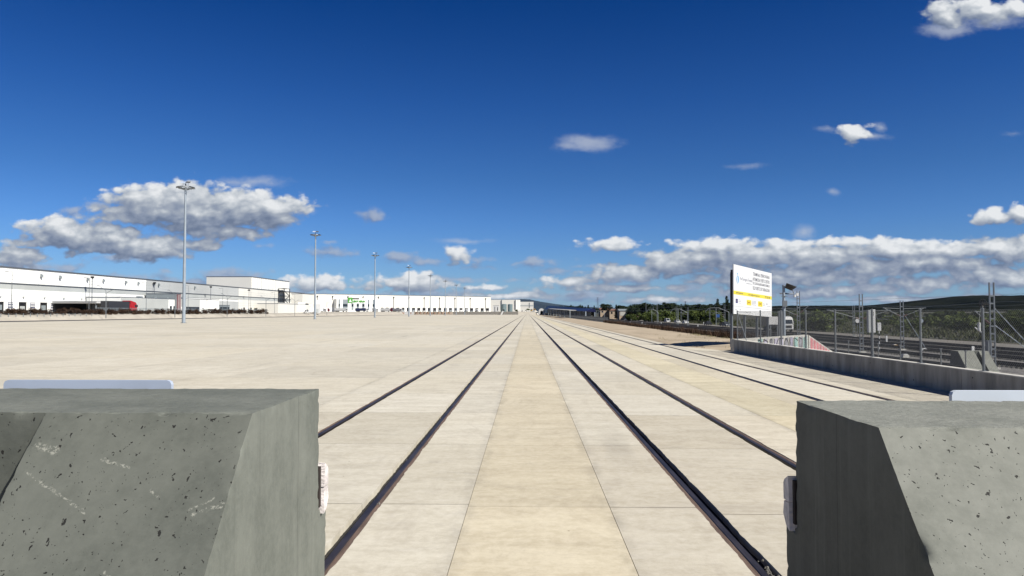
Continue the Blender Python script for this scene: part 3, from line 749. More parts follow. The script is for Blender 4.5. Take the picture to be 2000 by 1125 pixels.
# ------------------------------------------------------------------ billboard
BW, BH, BZ = 8.02, 3.15, 2.09
t = thing('billboard', 'white information billboard with yellow band and blue logo above the fence corner', 'billboard', (13.0, 47.0, 0), math.atan2(6.6, 4.56))
t.rotation_euler = (0, R(1.7), math.atan2(6.6, 4.56))
b = MB(); b.box(0, BW, 0, .06, BZ, BZ + BH); b.build('sign_face', M_sign, t)
b = MB()
for x in (.0, BW - .02): b.box(x, x + .04, .062, .2, BZ + .02, BZ + BH - .35)
for z in (BZ + .3, BZ + 1.5, BZ + 2.6): b.box(.05, BW - .05, .062, .12, z, z + .08)
b.build('back_frame', M_black, t)
for x in (.12, 2.6, 5.2, BW - .35):
    b = MB(); b.box(x, x + .14, .13, .27, -.5, BZ + BH - .5); b.build('post', M_galv, t)
def bt(s): return s * 47 / (53.6 - s * 6.6) * BW
def bv(f): return BZ + BH * (1 - f)
b = MB(); b.box(.004, BW - .004, -.003, 0, bv(.605), bv(.53)); b.build('yellow_band', M_yel, t)
b = MB()
for i, s in enumerate(('TERMINAL FERROVIARIA', 'INTERMODAL PUERTO CENTRO', 'DE GUADALAJARA-MARCHAMALO', 'DEL PUERTO DE TARRAGONA')):
    x0, x1 = bt(.505), bt(.945); f = (.115, .225, .32, .415)[i]
    text(b, s, x0, bv(f + .032), (x1 - x0), .235, -.003, .012)
b.build('headline_lettering', M_ink, t)
b = MB(); text(b, 'PortTarragona Terminal', bt(.17), bv(.315), bt(.49) - bt(.17), .26, -.003, .004); text(b, 'GUADALAJARA-MARCHAMALO', bt(.33), bv(.352), bt(.48) - bt(.33), .07, -.003)
b.build('company_lettering', mat('sign_slate', (.16, .17, .24), .6, 0), t)
b = MB()
def arcpoly(cx, cz, r, a0, a1, w0, w1, sx=.42):
    P = []; n = 10
    for i in range(n + 1): a = R(a0 + (a1 - a0) * i / n); P.append((cx + sx * r * math.cos(a), cz + r * math.sin(a)))
    for i in range(n, -1, -1): a = R(a0 + (a1 - a0) * i / n); q = r - (w0 + (w1 - w0) * i / n) * math.sin(math.pi * min(1, max(.08, i / n))); P.append((cx + sx * q * math.cos(a), cz + q * math.sin(a)))
    return P
lx, lz = bt(.095), bv(.29)
b.prism(arcpoly(lx, lz, .30, -75, 75, .14, .14, 1.0), 'y', -.006, -.001); b.prism(arcpoly(lx + .12, lz - .02, .26, 100, 250, .10, .12, 1.0), 'y', -.009, -.004)
b.tube((lx + .02, -.006, lz + .36), (lx + .02, -.001, lz + .36), .065, .065, 12); b.build('logo_swirl', M_cyan, t)
b = MB()
text(b, 'porttarragona.cat', bt(.06), bv(.592), bt(.245) - bt(.06), .14, -.006, .01); text(b, 'comercial@porttarragona.cat', bt(.38), bv(.592), bt(.68) - bt(.38), .14, -.006, .01); text(b, '977 259 400', bt(.82), bv(.592), bt(.955) - bt(.82), .14, -.006, .012)
b.build('contact_lettering', M_ink, t)
b = MB(); b.box(bt(.055), bt(.11), -.003, 0, bv(.775), bv(.69)); b.build('blue_flag', M_blue, t)
b = MB()
for i in range(12):
    a = i * math.pi / 6; x, z = (bt(.055) + bt(.11)) / 2 + .07 * math.cos(a), (bv(.775) + bv(.69)) / 2 + .07 * math.sin(a); b.box(x - .01, x + .01, -.005, -.0035, z - .01, z + .01)
b.build('flag_stars', M_yel, t)
for s0, s1 in ((.345, .46), (.64, .755)):
    b = MB(); b.box(bt(s0), bt(s1), -.003, 0, bv(.795), bv(.68)); e = b.build('emblem_square', M_yel, t)
    b = MB(); m0 = (bt(s0) + bt(s1)) / 2
    b.box(m0 - .30, m0 - .22, -.006, -.0035, bv(.775), bv(.70)); b.box(m0 - .12, m0 + .12, -.006, -.0035, bv(.75), bv(.72)); b.box(m0 + .22, m0 + .28, -.006, -.0035, bv(.775), bv(.70)); b.build('emblem_marks', mat('emblem_brown', (.35, .16, .04), .6, 0), e)
b = MB()
for (s0, s1, fs) in ((.13, .21, (.70, .73, .765)), (.475, .60, (.69, .715, .74, .77)), (.77, .84, (.72, .75)), (.88, .975, (.765,))):
    for f in fs:
        n = int((bt(s1) - bt(s0)) / .16)
        for k in range(n):
            x = bt(s0) + k * .16; b.box(x, x + .12, -.003, 0, bv(f + .010), bv(f))
b.box(bt(.86), bt(.885), -.003, 0, bv(.735), bv(.705))
for (s, f) in ((.05, .90), (.16, .895)): b.box(bt(s), bt(s + .025), -.003, 0, bv(f + .022), bv(f))
for k in range(9): b.box(bt(.11) + k * .30, bt(.11) + k * .30 + .22, -.003, 0, bv(.955), bv(.94))
b.box(.02, BW - .02, -.003, 0, bv(.843), bv(.838))
b.build('small_print', mat('sign_faint_ink', (.33, .33, .38), .6, 0), t)

# ------------------------------------------------------------------ catenary masts
def catmast(loc, H, label, arms=(), guys=(), w=.34, wheel=0, group='lattice catenary masts along the railway', rz=0):
    t = thing('catenary_mast', label, 'mast', loc, rz, group)
    b = MB()
    for s in (-1, 1):
        b.box(s * w / 2 - .04, s * w / 2 + .04, -.06, .06, 0, H)
    b.build('mast_leg', M_galv, t)
    b = MB(); z = .35
    while z < H - .7: b.box(-w / 2 + .041, w / 2 - .041, -.055, .055, z, z + .11); z += .62
    b.build('battens', M_galv, t)
    b = MB(); b.box(-w / 2 - .25, w / 2 + .25, -.3, .3, -.25, .12); b.build('footing', M_grcon, t)
    for (s, z0, L) in arms:
        b = MB(); x0 = s * (w / 2 + .04)
        b.tube((x0, 0, z0), (s * L, 0, z0 + .95), .045, .045, 6); b.tube((x0, 0, z0 + .9), (s * L * 1.02, 0, z0 + 1.0), .035, .035, 6)
        b.tube((s * L * .55, 0, z0 + .50), (s * L * .60, 0, z0 - .02), .025, .025, 6); b.tube((s * L * .60, 0, z0 - .02), (s * L * 1.05, 0, z0 - .05), .022, .022, 6)
        b.box(min(s*L, s*L*1.1), max(s*L, s*L*1.1), -.05, .05, z0 + .98, z0 + 1.06)
        a = b.build('cantilever', M_galv, t)
        b = MB(); b.tube((x0, 0, z0), (x0 + s * .42, 0, z0 + .42 * .95 / (L - w/2)), .09, .09, 8); b.build('insulator', mat('insulator_brown', (.10, .05, .04), .3, .1, 3), a)
    for (s, z0, L, zr) in guys:
        b = MB(); b.tube((s * w / 2, 0, z0), (s * L, 0, zr), .035, .035, 6); b.box(min(s*L, s*L + .5*s), max(s*L, s*L + .5*s), -.25, .25, zr - .3, zr + .08); b.build('guy_strut', M_mast, t)
    if wheel:
        b = MB(); c = Vector((-w / 2 - .55, 0, wheel)); n = 16
        for rr in (.42, .18):
            P = [c + Vector((math.cos(2*math.pi*i/n) * rr * .75, 0, math.sin(2*math.pi*i/n) * rr)) for i in range(n + 1)]; b.path(P, .035, 5)
        for i in range(4): a = i * math.pi / 4; v = Vector((math.cos(a) * .32, 0, math.sin(a) * .42)); b.tube(c - v, c + v, .02, .02, 4)
        b.tube(c, (0, 0, wheel), .04, .04, 6); b.build('tension_wheel', M_black, t)
        b = MB(); b.tube((-w/2 - .9, 0, wheel - 2.2), (-w/2 - .9, 0, wheel - 1.5), .11, .11, 10); b.tube((-w/2 - .9, 0, wheel - 1.5), (-w/2 - .75, 0, wheel - .3), .012); b.tube((-w/2 - 1.25, 0, wheel - 1.9), (-w/2 - .6, 0, wheel - 2.4), .05, .07, 8)
        b.build('tension_weight', M_paintw, t)
    return t
GZ = -2.45
catmast(at(1925, 61.6, GZ), 7.1, 'tall lattice mast with tension wheel and two guy struts beside the concrete buffer stop', arms=((-1, 3.7, 1.3),), guys=((1, 5.0, 4.6, .1), (1, 3.6, 4.9, .0)), wheel=5.3, w=.36)
catmast(at(1753, 93, GZ), 6.1, 'lattice mast with two spread arms and one guy strut in front of the dark hill', arms=((1, 4.2, 2.7), (-1, 4.2, 2.1)), guys=((1, 4.6, 2.9, .1),), w=.36)
catmast(at(1675, 87, GZ), 6.8, 'lattice mast with two wide arms left of the white signal box', arms=((-1, 3.9, 3.6), (1, 3.9, 3.1)), w=.36)
catmast(at(1555, 106, GZ), 7.7, 'lattice mast with insulators behind the pole carrying the solar panel', arms=((-1, 4.2, 2.2), (1, 4.6, 1.4)), w=.36)
catmast(at(1661, 143, GZ), 6.0, 'small distant lattice mast just left of the wide-armed mast', w=.34)
catmast(at(1529, 190, GZ), 6.2, 'distant lattice mast behind the solar panel pole', arms=((1, 4.2, 2.6),), w=.34)
for (px, yb, yt, arms, lab) in ((1342, 637, 600, ((-1, 3.8, 2.6),), 'distant lattice mast right of the three white cars'), (1320, 634, 599, (), 'distant lattice mast among the white cars'),
        (1282.5, 631, 594, ((-1, 3.8, 2.6),), 'distant lattice mast left of the white van'), (1413, 636, 595, ((-1, 3.8, 3),), 'distant lattice mast closest to the left edge of the billboard'),
        (1384, 633, 601, ((1, 3.8, 3),), 'distant lattice mast left of the blue road sign'), (1329, 630, 600, (), 'very thin lattice mast between two white cars'),
        (1261, 627, 590, (), 'distant thin mast in front of the tan building row'), (1275, 628, 599, (), 'distant thin mast at the right end of the tan building row')):
    X, Y, Z = gp(px, yb, GZ); catmast((X, Y, GZ), (yb - yt) * Y / FX, lab, arms=arms, w=.4)
# far bent portals over the tracks
def portal(px0, px1, Y, zt, lab):
    t = thing('track_portal', lab, 'gantry', (at(px0, Y)[0], Y, GZ), 0, 'distant bent gantries over the railway')
    W_ = (px1 - px0) / FX * Y; b = MB(); r = .10
    b.path([(0, 0, zt - 1.6), (0, 0, zt - 1.2), (W_ * .12, 0, zt - .25), (W_ * .2, 0, zt), (W_ * .55, 0, zt + .05), (W_ * .95, 0, zt - 1.3), (W_, 0, zt - 1.6)], r, 6); b.build('bent_beam', M_galv, t)
    b = MB(); b.box(W_ - .09, W_ + .09, -.1, .1, 0, zt - 1.6); b.build('upright', M_greyd, t)
    b = MB(); b.box(W_ * .45 - .07, W_ * .45 + .07, -.1, .1, 0, zt - .02); b.build('mid_upright', M_greyd, t)
portal(1308, 1341, 270, 2.15 + (611-603.5)*270/FX + 2.45, 'bent grey gantry above the white cars')
portal(1376, 1421, 262, 2.15 + (611-601.5)*262/FX + 2.45, 'bent grey gantry just left of the billboard')
portal(1152, 1180, 420, 2.15 + (611-607)*420/FX + 2.45, 'bent grey gantry near the blue-roofed canopy')
portal(1262, 1284, 350, 2.15 + (611-604)*350/FX + 2.45, 'bent grey gantry before the dark trees')
for i, (X, z) in enumerate(((41.8, 3.15), (48.2, 3.15), (44, 4.0))):
    b = MB((X, 40, z - GZ)); pts = []
    for k in range(0, 15):
        y = 30 + k * 36
        for q in range(4): pts.append((X + .3 * math.sin(k), y + q * 9, z - (0.35 * (1 - (2 * q / 4 - 1) ** 2) if i < 2 else 0.15)))
    b.path(pts, .02 if i < 2 else .016, 4); o = b.build('catenary_wire', M_galv); o.location = (X, 40, z - GZ)
    tag(o, ['thin overhead wire above the nearer railway track', 'thin overhead wire above the second railway track', 'highest thin overhead wire between the masts'][i], 'wire', 'overhead wires of the railway')

# ------------------------------------------------------------------ railway tracks
for X, y0, lab in ((35.3, 60.5, 'short railway track ending at the trapezoid concrete buffer stop'), (41.8, 24, 'railway track nearest to the low wall after the dead-end one'),
                   (48.2, 24, 'second through railway track from the low wall'), (52.8, 24, 'third through railway track from the low wall'), (58.6, 24, 'farthest railway track, beside the road')):
    t = thing('railway_track', lab, 'railway track', (X, y0, GZ), 0, 'open railway tracks on ballast')
    for s in (-.87, .87):
        b = MB(); b.box(s - .036, s + .036, 0, 690 - y0, .13, .29)
        b.box(s - .07, s + .07, 0, 690 - y0, .105, .129); b.build('rail', mat('rusty_rail', (.07, .048, .04), .6, .25, 3, metal=.3), t)
    b = MB(); y = .3
    while y < 300: b.box(-1.3, 1.3, y, y + .26, .0, .10); y += .62
    o = b.build('sleepers', mat('sleeper_concrete', (.20, .19, .17), .9, .2, 4), t); o['kind'] = 'stuff'

# distant concrete buffer stop
t = thing('buffer_stop', 'pale trapezoid concrete buffer stop with a dark notch behind the chain-link fence', 'buffer stop', (33.55, 58.5, GZ))
for (a, c_, ft) in ((0, 1.25, 1.45), (1.25, 1.6, 0.0), (1.6, 2.35, 1.45)):
    if ft: b = MB(); b.prism([(0, 1.62), (-ft, 0), (1.1, 0), (1.1, .9), (1.0, .92), (1.0, 1.62)], 'x', a, c_); b.build('buttress', M_block_r, t)
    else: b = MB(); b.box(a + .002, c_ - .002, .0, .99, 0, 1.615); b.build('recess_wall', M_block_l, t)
b = MB(); b.box(1.75, 1.95, 1.105, 1.15, 1.6, 1.95); 
b.build('marker_plate', M_paintw, t)

# ------------------------------------------------------------------ trackside furniture
X, Y, Z = at(1527, 55)
t = thing('solar_camera_pole', 'tall grey pole with tilted solar panel and camera above the graffiti wall', 'pole', (X, Y, -2.4))
b = MB(); b.tube((0, 0, 0), (0, 0, 6.6), .115, .10, 10); b.build('pole', M_mast, t, True)
b = MB(); b.tube((0, 0, 5.95), (.75, 0, 5.95), .035, .035, 8); b.tube((.75, 0, 5.95), (.62, 0, 6.35), .03); b.box(-.28, .25, -.05, .05, 5.93, 6.02); b.box(-.2, .2, -.14, -.06, 5.75, 5.80); b.build('bracket', M_galv, t)
b = MB(); b.add([(.08, -.4, 6.72), (.82, -.4, 6.44), (.70, .35, 6.20), (.20, .35, 6.40), (.08, -.4, 6.75), (.82, -.4, 6.47), (.70, .35, 6.23), (.20, .35, 6.43)], [(0,3,2,1),(4,5,6,7),(0,1,5,4),(1,2,6,5),(2,3,7,6),(3,0,4,7)]); b.build('solar_panel', M_solar, t)
b = MB(); b.tube((.80, 0, 5.72), (.80, 0, 5.90), .10, .08, 10); b.box(.9, 1.08, -.08, .08, 5.8, 6.0); b.build('camera', M_paintw, t)
b = MB(); b.box(-.16, .16, -.28, -.12, 5.0, 5.45); b.build('battery_box', M_galv, t)
b = MB(); b.box(-.40, -.125, -.15, .15, 2.4, 4.7); b.build('cable_cover', M_galv, t)
t = thing('trackside_board', 'small white rectangular board on two legs left of the solar panel pole', 'sign', at(1508, 70, GZ), 0)
b = MB(); b.box(-.52, .52, -.03, .03, 3.5, 4.25); b.build('board', M_paintw, t)
b = MB(); b.box(-.35, -.27, .032, .09, 0, 4.2); b.box(.27, .35, .032, .09, 0, 4.2); b.build('legs', M_galv, t)
t = thing('signal_box', 'tall white signal screen with dark edge beside the railway', 'signal', at(1696, 78, GZ))
b = MB(); b.box(-.16, .30, -.1, .1, 2.55, 4.95); b.build('white_screen', M_paintw, t)
b = MB(); b.box(-.42, -.165, -.12, .3, 2.55, 4.9); b.build('dark_screen', M_grey, t)
b = MB(); b.box(-.09, .09, -.155, -.101, 4.3, 4.7); b.build('lens_hood', M_black, t)
b = MB(); b.tube((-.1, .05, 0), (-.1, .05, 2.549), .07); b.build('post', M_galv, t)
t = thing('small_signal', 'small white signal head on a black and white striped post', 'signal', at(1709, 88, GZ))
b = MB(); b.box(-.2, .2, -.1, .1, 2.5, 3.45); b.build('signal_head', M_paintw, t)
b = MB(); 
for k in range(0, 8, 2): b.tube((0, 0, k * .31), (0, 0, k * .31 + .31), .06)
b.build('dark_bands', M_black, t); b = MB()
for k in range(1, 8, 2): b.tube((0, 0, k * .31), (0, 0, k * .31 + .31), .06)
b.build('pale_bands', M_paintw, t)
t = thing('equipment_cabinet', 'narrow grey equipment cabinet left of the tall guyed mast', 'cabinet', at(1917, 64, GZ))
b = MB(); b.box(-.16, .16, -.2, .2, .3, 2.25); b.build('cabinet_body', M_galv, t); b = MB(); b.box(-.2, .2, -.25, .25, 0, .299); b.build('plinth', M_grcon, t)
for i, (px, Y, c, lab) in enumerate(((1668, 150, M_paintw, 'white round plate sign beyond the tracks, left of the wide-armed mast'), (1790, 150, M_mast, 'grey round plate sign behind a tall fence post'))):
    t = thing('round_sign', lab, 'sign', at(px, Y, GZ), 0); b = MB(); b.tube((0, -.02, 3.0), (0, .02, 3.0), .42, .42, 16); b.build('plate', c, t); b = MB(); b.tube((0, .06, 0), (0, .06, 3.2), .05); b.build('post', M_galv, t)
t = thing('road_sign', 'blue rectangular road sign by the far road, near the billboard', 'sign', at(1400, 262, GZ)); b = MB(); b.box(-.55, .55, -.03, .03, 3.0, 4.1); b.build('plate', mat('road_sign_blue', (.03, .10, .32), .5, 0), t)
b = MB(); b.tube((-.35, .1, 0), (-.35, .1, 4.0), .05); b.tube((.35, .1, 0), (.35, .1, 4.0), .05); b.build('posts', M_galv, t)
for i, (px, Y) in enumerate(((1723, 118), (1290, 300), (1230, 320), (1253, 300), (1361, 240), (1372, 300))):
    if i == 0: t = mp = thing('marker_post', 'x', 'post', at(px, Y, GZ), 0, 'white marker posts along the railway'); b = MB(); b.box(-.12, .12, -.06, .06, 0, 1.0); b.build('post', M_paintw, t); b = MB(); b.box(-.13, .13, -.07, .07, 1.002, 1.12); b.build('cap', M_black, t)
    else: t = dup(mp, at(px, Y, GZ), 0, None, (.9,) * 3)
    t['label'] = ['white marker post between the signal screen and the guyed mast', 'white marker post left of the white van', 'white marker post far left above the brown weeds', 'white marker post above the brown weeds, left of the thin masts',
                  'white marker post right of the parked white cars', 'white marker post before the olive field left of the billboard'][i]
for i, (px, py) in enumerate(((1738, 677), (1757, 697), (1793, 685))):
    t = thing('track_equipment', ['yellow point box between the tracks near the middle mast', 'yellowish stone block on the ballast behind the wall', 'white cable box at the foot of the guy strut'][i], 'box', gp(px, py, GZ))
    b = MB(); b.prism([(-.35, 0), (.35, 0), (.28, .3), (-.28, .3)], 'y', -.3, .3); b.build('housing', [M_orange, M_grcon, M_paintw][i], t); b = MB(); b.box(-.2, .2, -.2, .2, .302, .36); b.build('lid', M_paintw, t)

# ------------------------------------------------------------------ vehicles
def wheels(t, pts, r, w):
    for (x, y) in pts:
        b = MB(); b.tube((x - w / 2, y, r), (x + w / 2, y, r), r, r, 14); q = b.build('wheel', M_tyre, t, True)
        b = MB(); s = 1 if x > 0 else -1; b.tube((x + s * w * .5, y, r), (x + s * (w * .5 + .012), y, r), r * .55, r * .5, 10); b.build('rim', M_galv, q)
def car(loc, rz, label, paint, van=False, group='cars on the road beside the railway'):
    t = thing('van' if van else 'car', label, 'van' if van else 'car', loc, rz, group)
    W_, L, Hh = (1.9, 4.9, 1.95) if van else (1.76, 4.2, 1.46)
    lo = [(-L/2, .35), (-L/2 + .05, .75), (-L/2 + .9 if not van else -L/2 + .7, .92), (L/2 - .25, .98 if not van else 1.1), (L/2, .80), (L/2, .32)]
    b = MB(); b.prism(lo, 'x', -W_/2, W_/2); b.build('lower_body', paint, t)
    if van: up = [(-L/2 + .75, .93), (-L/2 + 1.45, Hh), (L/2 - .08, Hh), (L/2 - .02, 1.05)]
    else: up = [(-L/2 + 1.0, .93), (-L/2 + 1.75, Hh), (L/2 - 1.1, Hh), (L/2 - .35, .99)]
    b = MB(); b.prism(up, 'x', -W_/2 + .12, W_/2 - .12); b.build('cabin', paint, t)
    b = MB(); (y0, z0), (y1, z1), (y2, z2), (y3, z3) = up
    b.add([(-W_/2+.2, y0 + .02, z0 + .05), (W_/2-.2, y0 + .02, z0 + .05), (W_/2-.25, y1 - .1, z1 - .08), (-W_/2+.25, y1 - .1, z1 - .08)], [(0,1,2,3)])
    b.v = [v + Vector((0, -.02, .012)) for v in b.v]
    b.build('windscreen', M_glass, t)
    b = MB(); ye = y2 - .1 if not van else y1 + 1.3
    for s in (-1, 1): b = MB(); b.box(min(s*(W_/2-.118), s*(W_/2-.11)), max(s*(W_/2-.118), s*(W_/2-.11)), y1 - .05, ye, .98, z1 - .12); b.build('side_window', M_glass, t)
    for s in (-1, 1):
        b = MB(); x = s * (W_/2 - .28); b.box(x - .18, x + .18, -L/2 - .02, -L/2 + .06, .60, .76); b.build('headlight', M_sign, t)
    wheels(t, [(s * (W_/2 - .1), y) for s in (-1, 1) for y in (-L*.31, L*.31)], .32, .2)
    return t
car(at(1302, 355, GZ), R(4), 'white van driving ahead of two white cars on the far road', M_paintw, True)
car(at(1321.5, 332, GZ), R(4), 'white car in the middle, behind the white van', M_paintw)
car(at(1337, 315, GZ), R(4), 'white car at the back of the white vehicles, near a lattice mast', M_paintw)
car(at(1380, 276, GZ), R(184), 'black car on the far road, left of the blue road sign', M_paintd)
car(at(1416, 251, GZ), R(4), 'grey car half hidden by the left edge of the billboard', mat('grey_paint', (.12, .13, .14), .35, .05, 2))
car(at(1411, 262, GZ), R(184), 'dark car in front of the grey one by the billboard edge', M_paintd)
car(at(1226, 430, GZ), R(60), 'tiny white car in front of the tan building row', M_paintw)
car(at(1263, 400, GZ), R(4), 'tiny dark car left of the white van, near the round green bush', M_paintd)

def truck(loc, rz, label, cabp, boxp, L=12.5, trailer=True, tall=2.7, group='lorries around the warehouses', sleeper=0):
    t = thing('lorry', label, 'lorry', loc, rz, group)
    b = MB(); b.prism([(-1.1, .55), (-1.15, 1.9), (-.85, 3.0), (-.2, 3.55), (1.05, 3.75), (1.05, .55)], 'x', -1.22, 1.22); b.build('cab', cabp, t)
    b = MB(); b.add([(-1.08, -1.145, 1.95), (1.08, -1.145, 1.95), (1.02, -.865, 2.92), (-1.02, -.865, 2.92)], [(0, 1, 2, 3)]); b.v = [v + Vector((0, -.03, .01)) for v in b.v]; b.build('windscreen', M_glass, t)
    b = MB(); b.box(-.8, .8, -1.18, -1.13, .95, 1.55); b.box(-1.1, 1.1, -1.2, -1.12, .55, .62); b.build('grille', M_black, t)
    for s in (-1, 1): b = MB(); b.box(s * 1.231 - .009, s * 1.231 + .009, -.75, .2, 1.95, 2.75); b.build('side_window', M_glass, t)
    for s in (-1, 1): b = MB(); b.box(s * .98 - .2, s * .98 + .2, -1.19, -1.13, .65, .88); b.build('headlight', M_sign, t)
    for s in (-1, 1): b = MB(); x = s * 1.42; b.box(x - .12, x + .12, -.95, -.8, 2.0, 2.7); b.build('mirror', M_black, t)
    if sleeper: b = MB(); b.prism([(1.06, .6), (1.06, 3.75), (1.9, 3.95), (1.06 + sleeper, 4.05), (1.06 + sleeper, .6)], 'x', -1.2, 1.2); b.build('sleeper_fairing', cabp, t); L -= sleeper
    if trailer:
        b = MB(); b.box(-1.27, 1.27, 1.5 + sleeper, 1.5 + sleeper + L, 1.15, 1.15 + tall); b.build('trailer_box', boxp, t)
        b = MB(); b.box(-.5, .5, 1.06, 1.4 + L, .8, 1.148); b.box(-1.2, 1.2, 1.4 + L - 4, 1.4 + L - .2, .55, .79); b.build('chassis', M_black, t)
    pts = [(s * 1.0, 0.0) for s in (-1, 1)] + [(s * 1.0, 3.4) for s in (-1, 1)]
    if trailer: pts += [(s * 1.05, L - d) for s in (-1, 1) for d in (.2, 1.5, 2.8)]
    wheels(t, pts, .5, .34)
    return t
truck(at(1532, 182, GZ), R(2), 'white lorry facing the camera, seen through the fence beside the solar panel pole', M_paintw, M_paintd, tall=2.4)

# ------------------------------------------------------------------ yard lighting masts
def yardmast(loc):
    t = thing('lighting_mast', 'x', 'lighting mast', loc, 0, 'tall lighting masts in a row across the yard')
    b = MB(); H = 28.6
    for k in range(6):
        z0, z1 = k * H / 6, (k + 1) * H / 6; r0, r1 = .36 - .17 * k / 6, .36 - .17 * (k + 1) / 6
        b.tube((0, 0, z0), (0, 0, z1), r0, r1, 16)
    b.build('pole', M_mast, t, True)
    b = MB(); b.tube((0, 0, 0), (0, 0, .06), .62, .62, 16); 
    for i in range(8): a = i * math.pi / 4; b.tube((math.cos(a) * .5, math.sin(a) * .5, .06), (math.cos(a) * .5, math.sin(a) * .5, .16), .04)
    for i in range(4): a = i * math.pi / 2; b.tube((math.cos(a) * .38, math.sin(a) * .38, 2.2), (math.cos(a) * .75, math.sin(a) * .75, 2.35), .05)
    b.build('base_flange', M_galv, t)
    b = MB(); n = 24
    for rr, zz in ((1.55, 28.55), (.75, 28.35)):
        b.path([(math.cos(2*math.pi*i/n) * rr, math.sin(2*math.pi*i/n) * rr, zz) for i in range(n + 1)], .065, 6)
    for i in range(6): a = i * math.pi / 3; b.tube((0, 0, 28.0), (math.cos(a) * 1.55, math.sin(a) * 1.55, 28.55), .05)
    b.build('head_ring', M_galv, t)
    for i in range(10):
        a = 2 * math.pi * i / 10 + .2; c, s = math.cos(a), math.sin(a); m = Matrix.Rotation(a, 3, 'Z')
        b = MB(); vs = [m @ Vector(v) for v in ((1.3, -.26, 28.62), (1.3, .26, 28.62), (1.88, .26, 28.48), (1.88, -.26, 28.48), (1.36, -.24, 28.80), (1.36, .24, 28.80), (1.84, .24, 28.66), (1.84, -.24, 28.66))]
        b.add(vs, [(0,1,2,3),(7,6,5,4),(0,4,5,1),(1,5,6,2),(2,6,7,3),(3,7,4,0)]); b.build('floodlight', M_galv if i % 3 else M_black, t)
    b = MB(); b.tube((0, 0, H), (0, 0, 29.45), .13, .13, 8)
    for x in (-.55, .55): b.tube((x, 0, 28.55), (x, 0, 29.6), .03)
    b.build('top_spigot', M_galv, t)
    for (x0, x1) in ((-.98, -.05), (.05, 1.0)):
        b = MB(); b.add([(x0, -.35, 29.55), (x1, -.35, 29.50), (x1, .3, 29.88), (x0, .3, 29.93), (x0, -.33, 29.60), (x1, -.33, 29.55), (x1, .32, 29.93), (x0, .32, 29.98)], [(0,3,2,1),(4,5,6,7),(0,1,5,4),(1,2,6,5),(2,3,7,6),(3,0,4,7)])
        b.build('top_panel', M_panel if x0 < 0 else M_solar, t)
    return t
ym = yardmast((-72.2, 154, 0)); ym['label'] = 'nearest and tallest lighting mast, against the big white cloud'
for i, (px, Y) in enumerate(((613, 249), (731, 339), (798, 428), (840, 525), (869.4, 614), (890.8, 702), (907.5, 788))):
    dup(ym, (at(px, Y)[0], Y, 0), .3 * i, 'lighting mast, %s in the row counting away from the nearest one' % ORD[i + 1])

# ================================================================== big white warehouse on the left
def yx(px, X): return X * FX / (px - VX)             # depth of a pixel column on the plane x = X
WXL = -185.0
t = thing('warehouse', 'long white warehouse with grey band and dark dock doors filling the left side', 'warehouse', (WXL, 240, 2.0))
O = (WXL, 240, 2.0)
doors = [267.4 + 11.85 * k for k in range(-6, 4)]; doors_far = [467.8 + 11.85 * k for k in range(0, 8)]
b = MB(O); YA, YB = 120.0, 610.0
b.box(-330, WXL - .4, YA, YB, 1.5, 18.2)                                         # core
segs = [YA] + sorted([v for d in doors for v in (d - 2.15, d + 2.15)])
def panel(b, y0, y1, z0, z1, x=WXL): b.box(x - .39, x, y0, y1, z0, z1)
for i in range(0, len(segs) - 1, 2): panel(b, segs[i], segs[i+1], 2, 6.1)
panel(b, segs[-1], 355, 2, 6.1); panel(b, YA, 355, 6.1, 10.6)
y = YA
while y < 355: e = min(y + 23.7, 355); panel(b, y + .03, e - .03, 12.92, 18.3); y = e
b.build('white_wall', M_white, t)
b = MB(O)
for z in (15.6, 14.2, 8.4, 6.9): b.box(WXL - .005, WXL + .03, YA, 605, z, z + .09)
for k in range(40): b.box(WXL - .005, WXL + .025, YA + 12 * k, YA + 12 * k + .1, 13.0, 18.2)
b.build('panel_seams', M_grey, t)
b = MB(O); panel(b, YA, 612, 10.62, 12.6, WXL - .15); b.build('grey_band', M_grey, t)
b = MB(O); b.box(-330, WXL + .35, YA, YB + .5, 18.32, 18.62); b.box(WXL - .1, WXL + .12, YA, 595, 12.62, 12.86); b.build('roof_edge', M_roof, t)
b = MB(O); y = 355
while y < 470: e = y + 23; panel(b, y + .03, e - .03, 12.92, 18.3); panel(b, y, e, 6.1, 9.4); y = e
panel(b, 355, 470, 2, 6.1); b.build('grey_wall', mat('pale_grey_cladding', (.55, .57, .57), .55, .08, .05), t)
b = MB(O); panel(b, 355, 393, 9.42, 10.6, WXL + .05); b.build('window_strip', M_greyd, t)
b = MB(O); 
ds = sorted([v for d in doors_far if d > 469 for v in (d - 1.7, d + 1.7)])
s0 = [470] + ds + [610]
for i in range(0, len(s0) - 1, 2):
    if s0[i+1] > s0[i]: panel(b, s0[i], s0[i+1], 2, 5.6)
panel(b, 470, 610, 5.6, 10.6); y = 470
while y < 610: e = min(y + 23.7, 610); panel(b, y + .03, e - .03, 12.92, 18.3); y = e
b.build('white_wall', M_white2, t)
for k, d in enumerate(doors):
    f = MB(O); f.box(WXL - .35, WXL - .2, d - 2.15, d + 2.15, 2, 6.1); q = f.build('dock_door', M_dark, t)
    f = MB(O); f.box(WXL - .19, WXL - .12, d - 1.3, d + 1.3, 3.2, 4.6 + .4 * (k % 2)); f.build('door_leaf', M_greyd if k % 3 else M_grey, q)
    f = MB(O); f.box(WXL + .0, WXL + .5, d - .35, d + .35, 7.8, 8.15); f.build('door_number', M_grey, q)
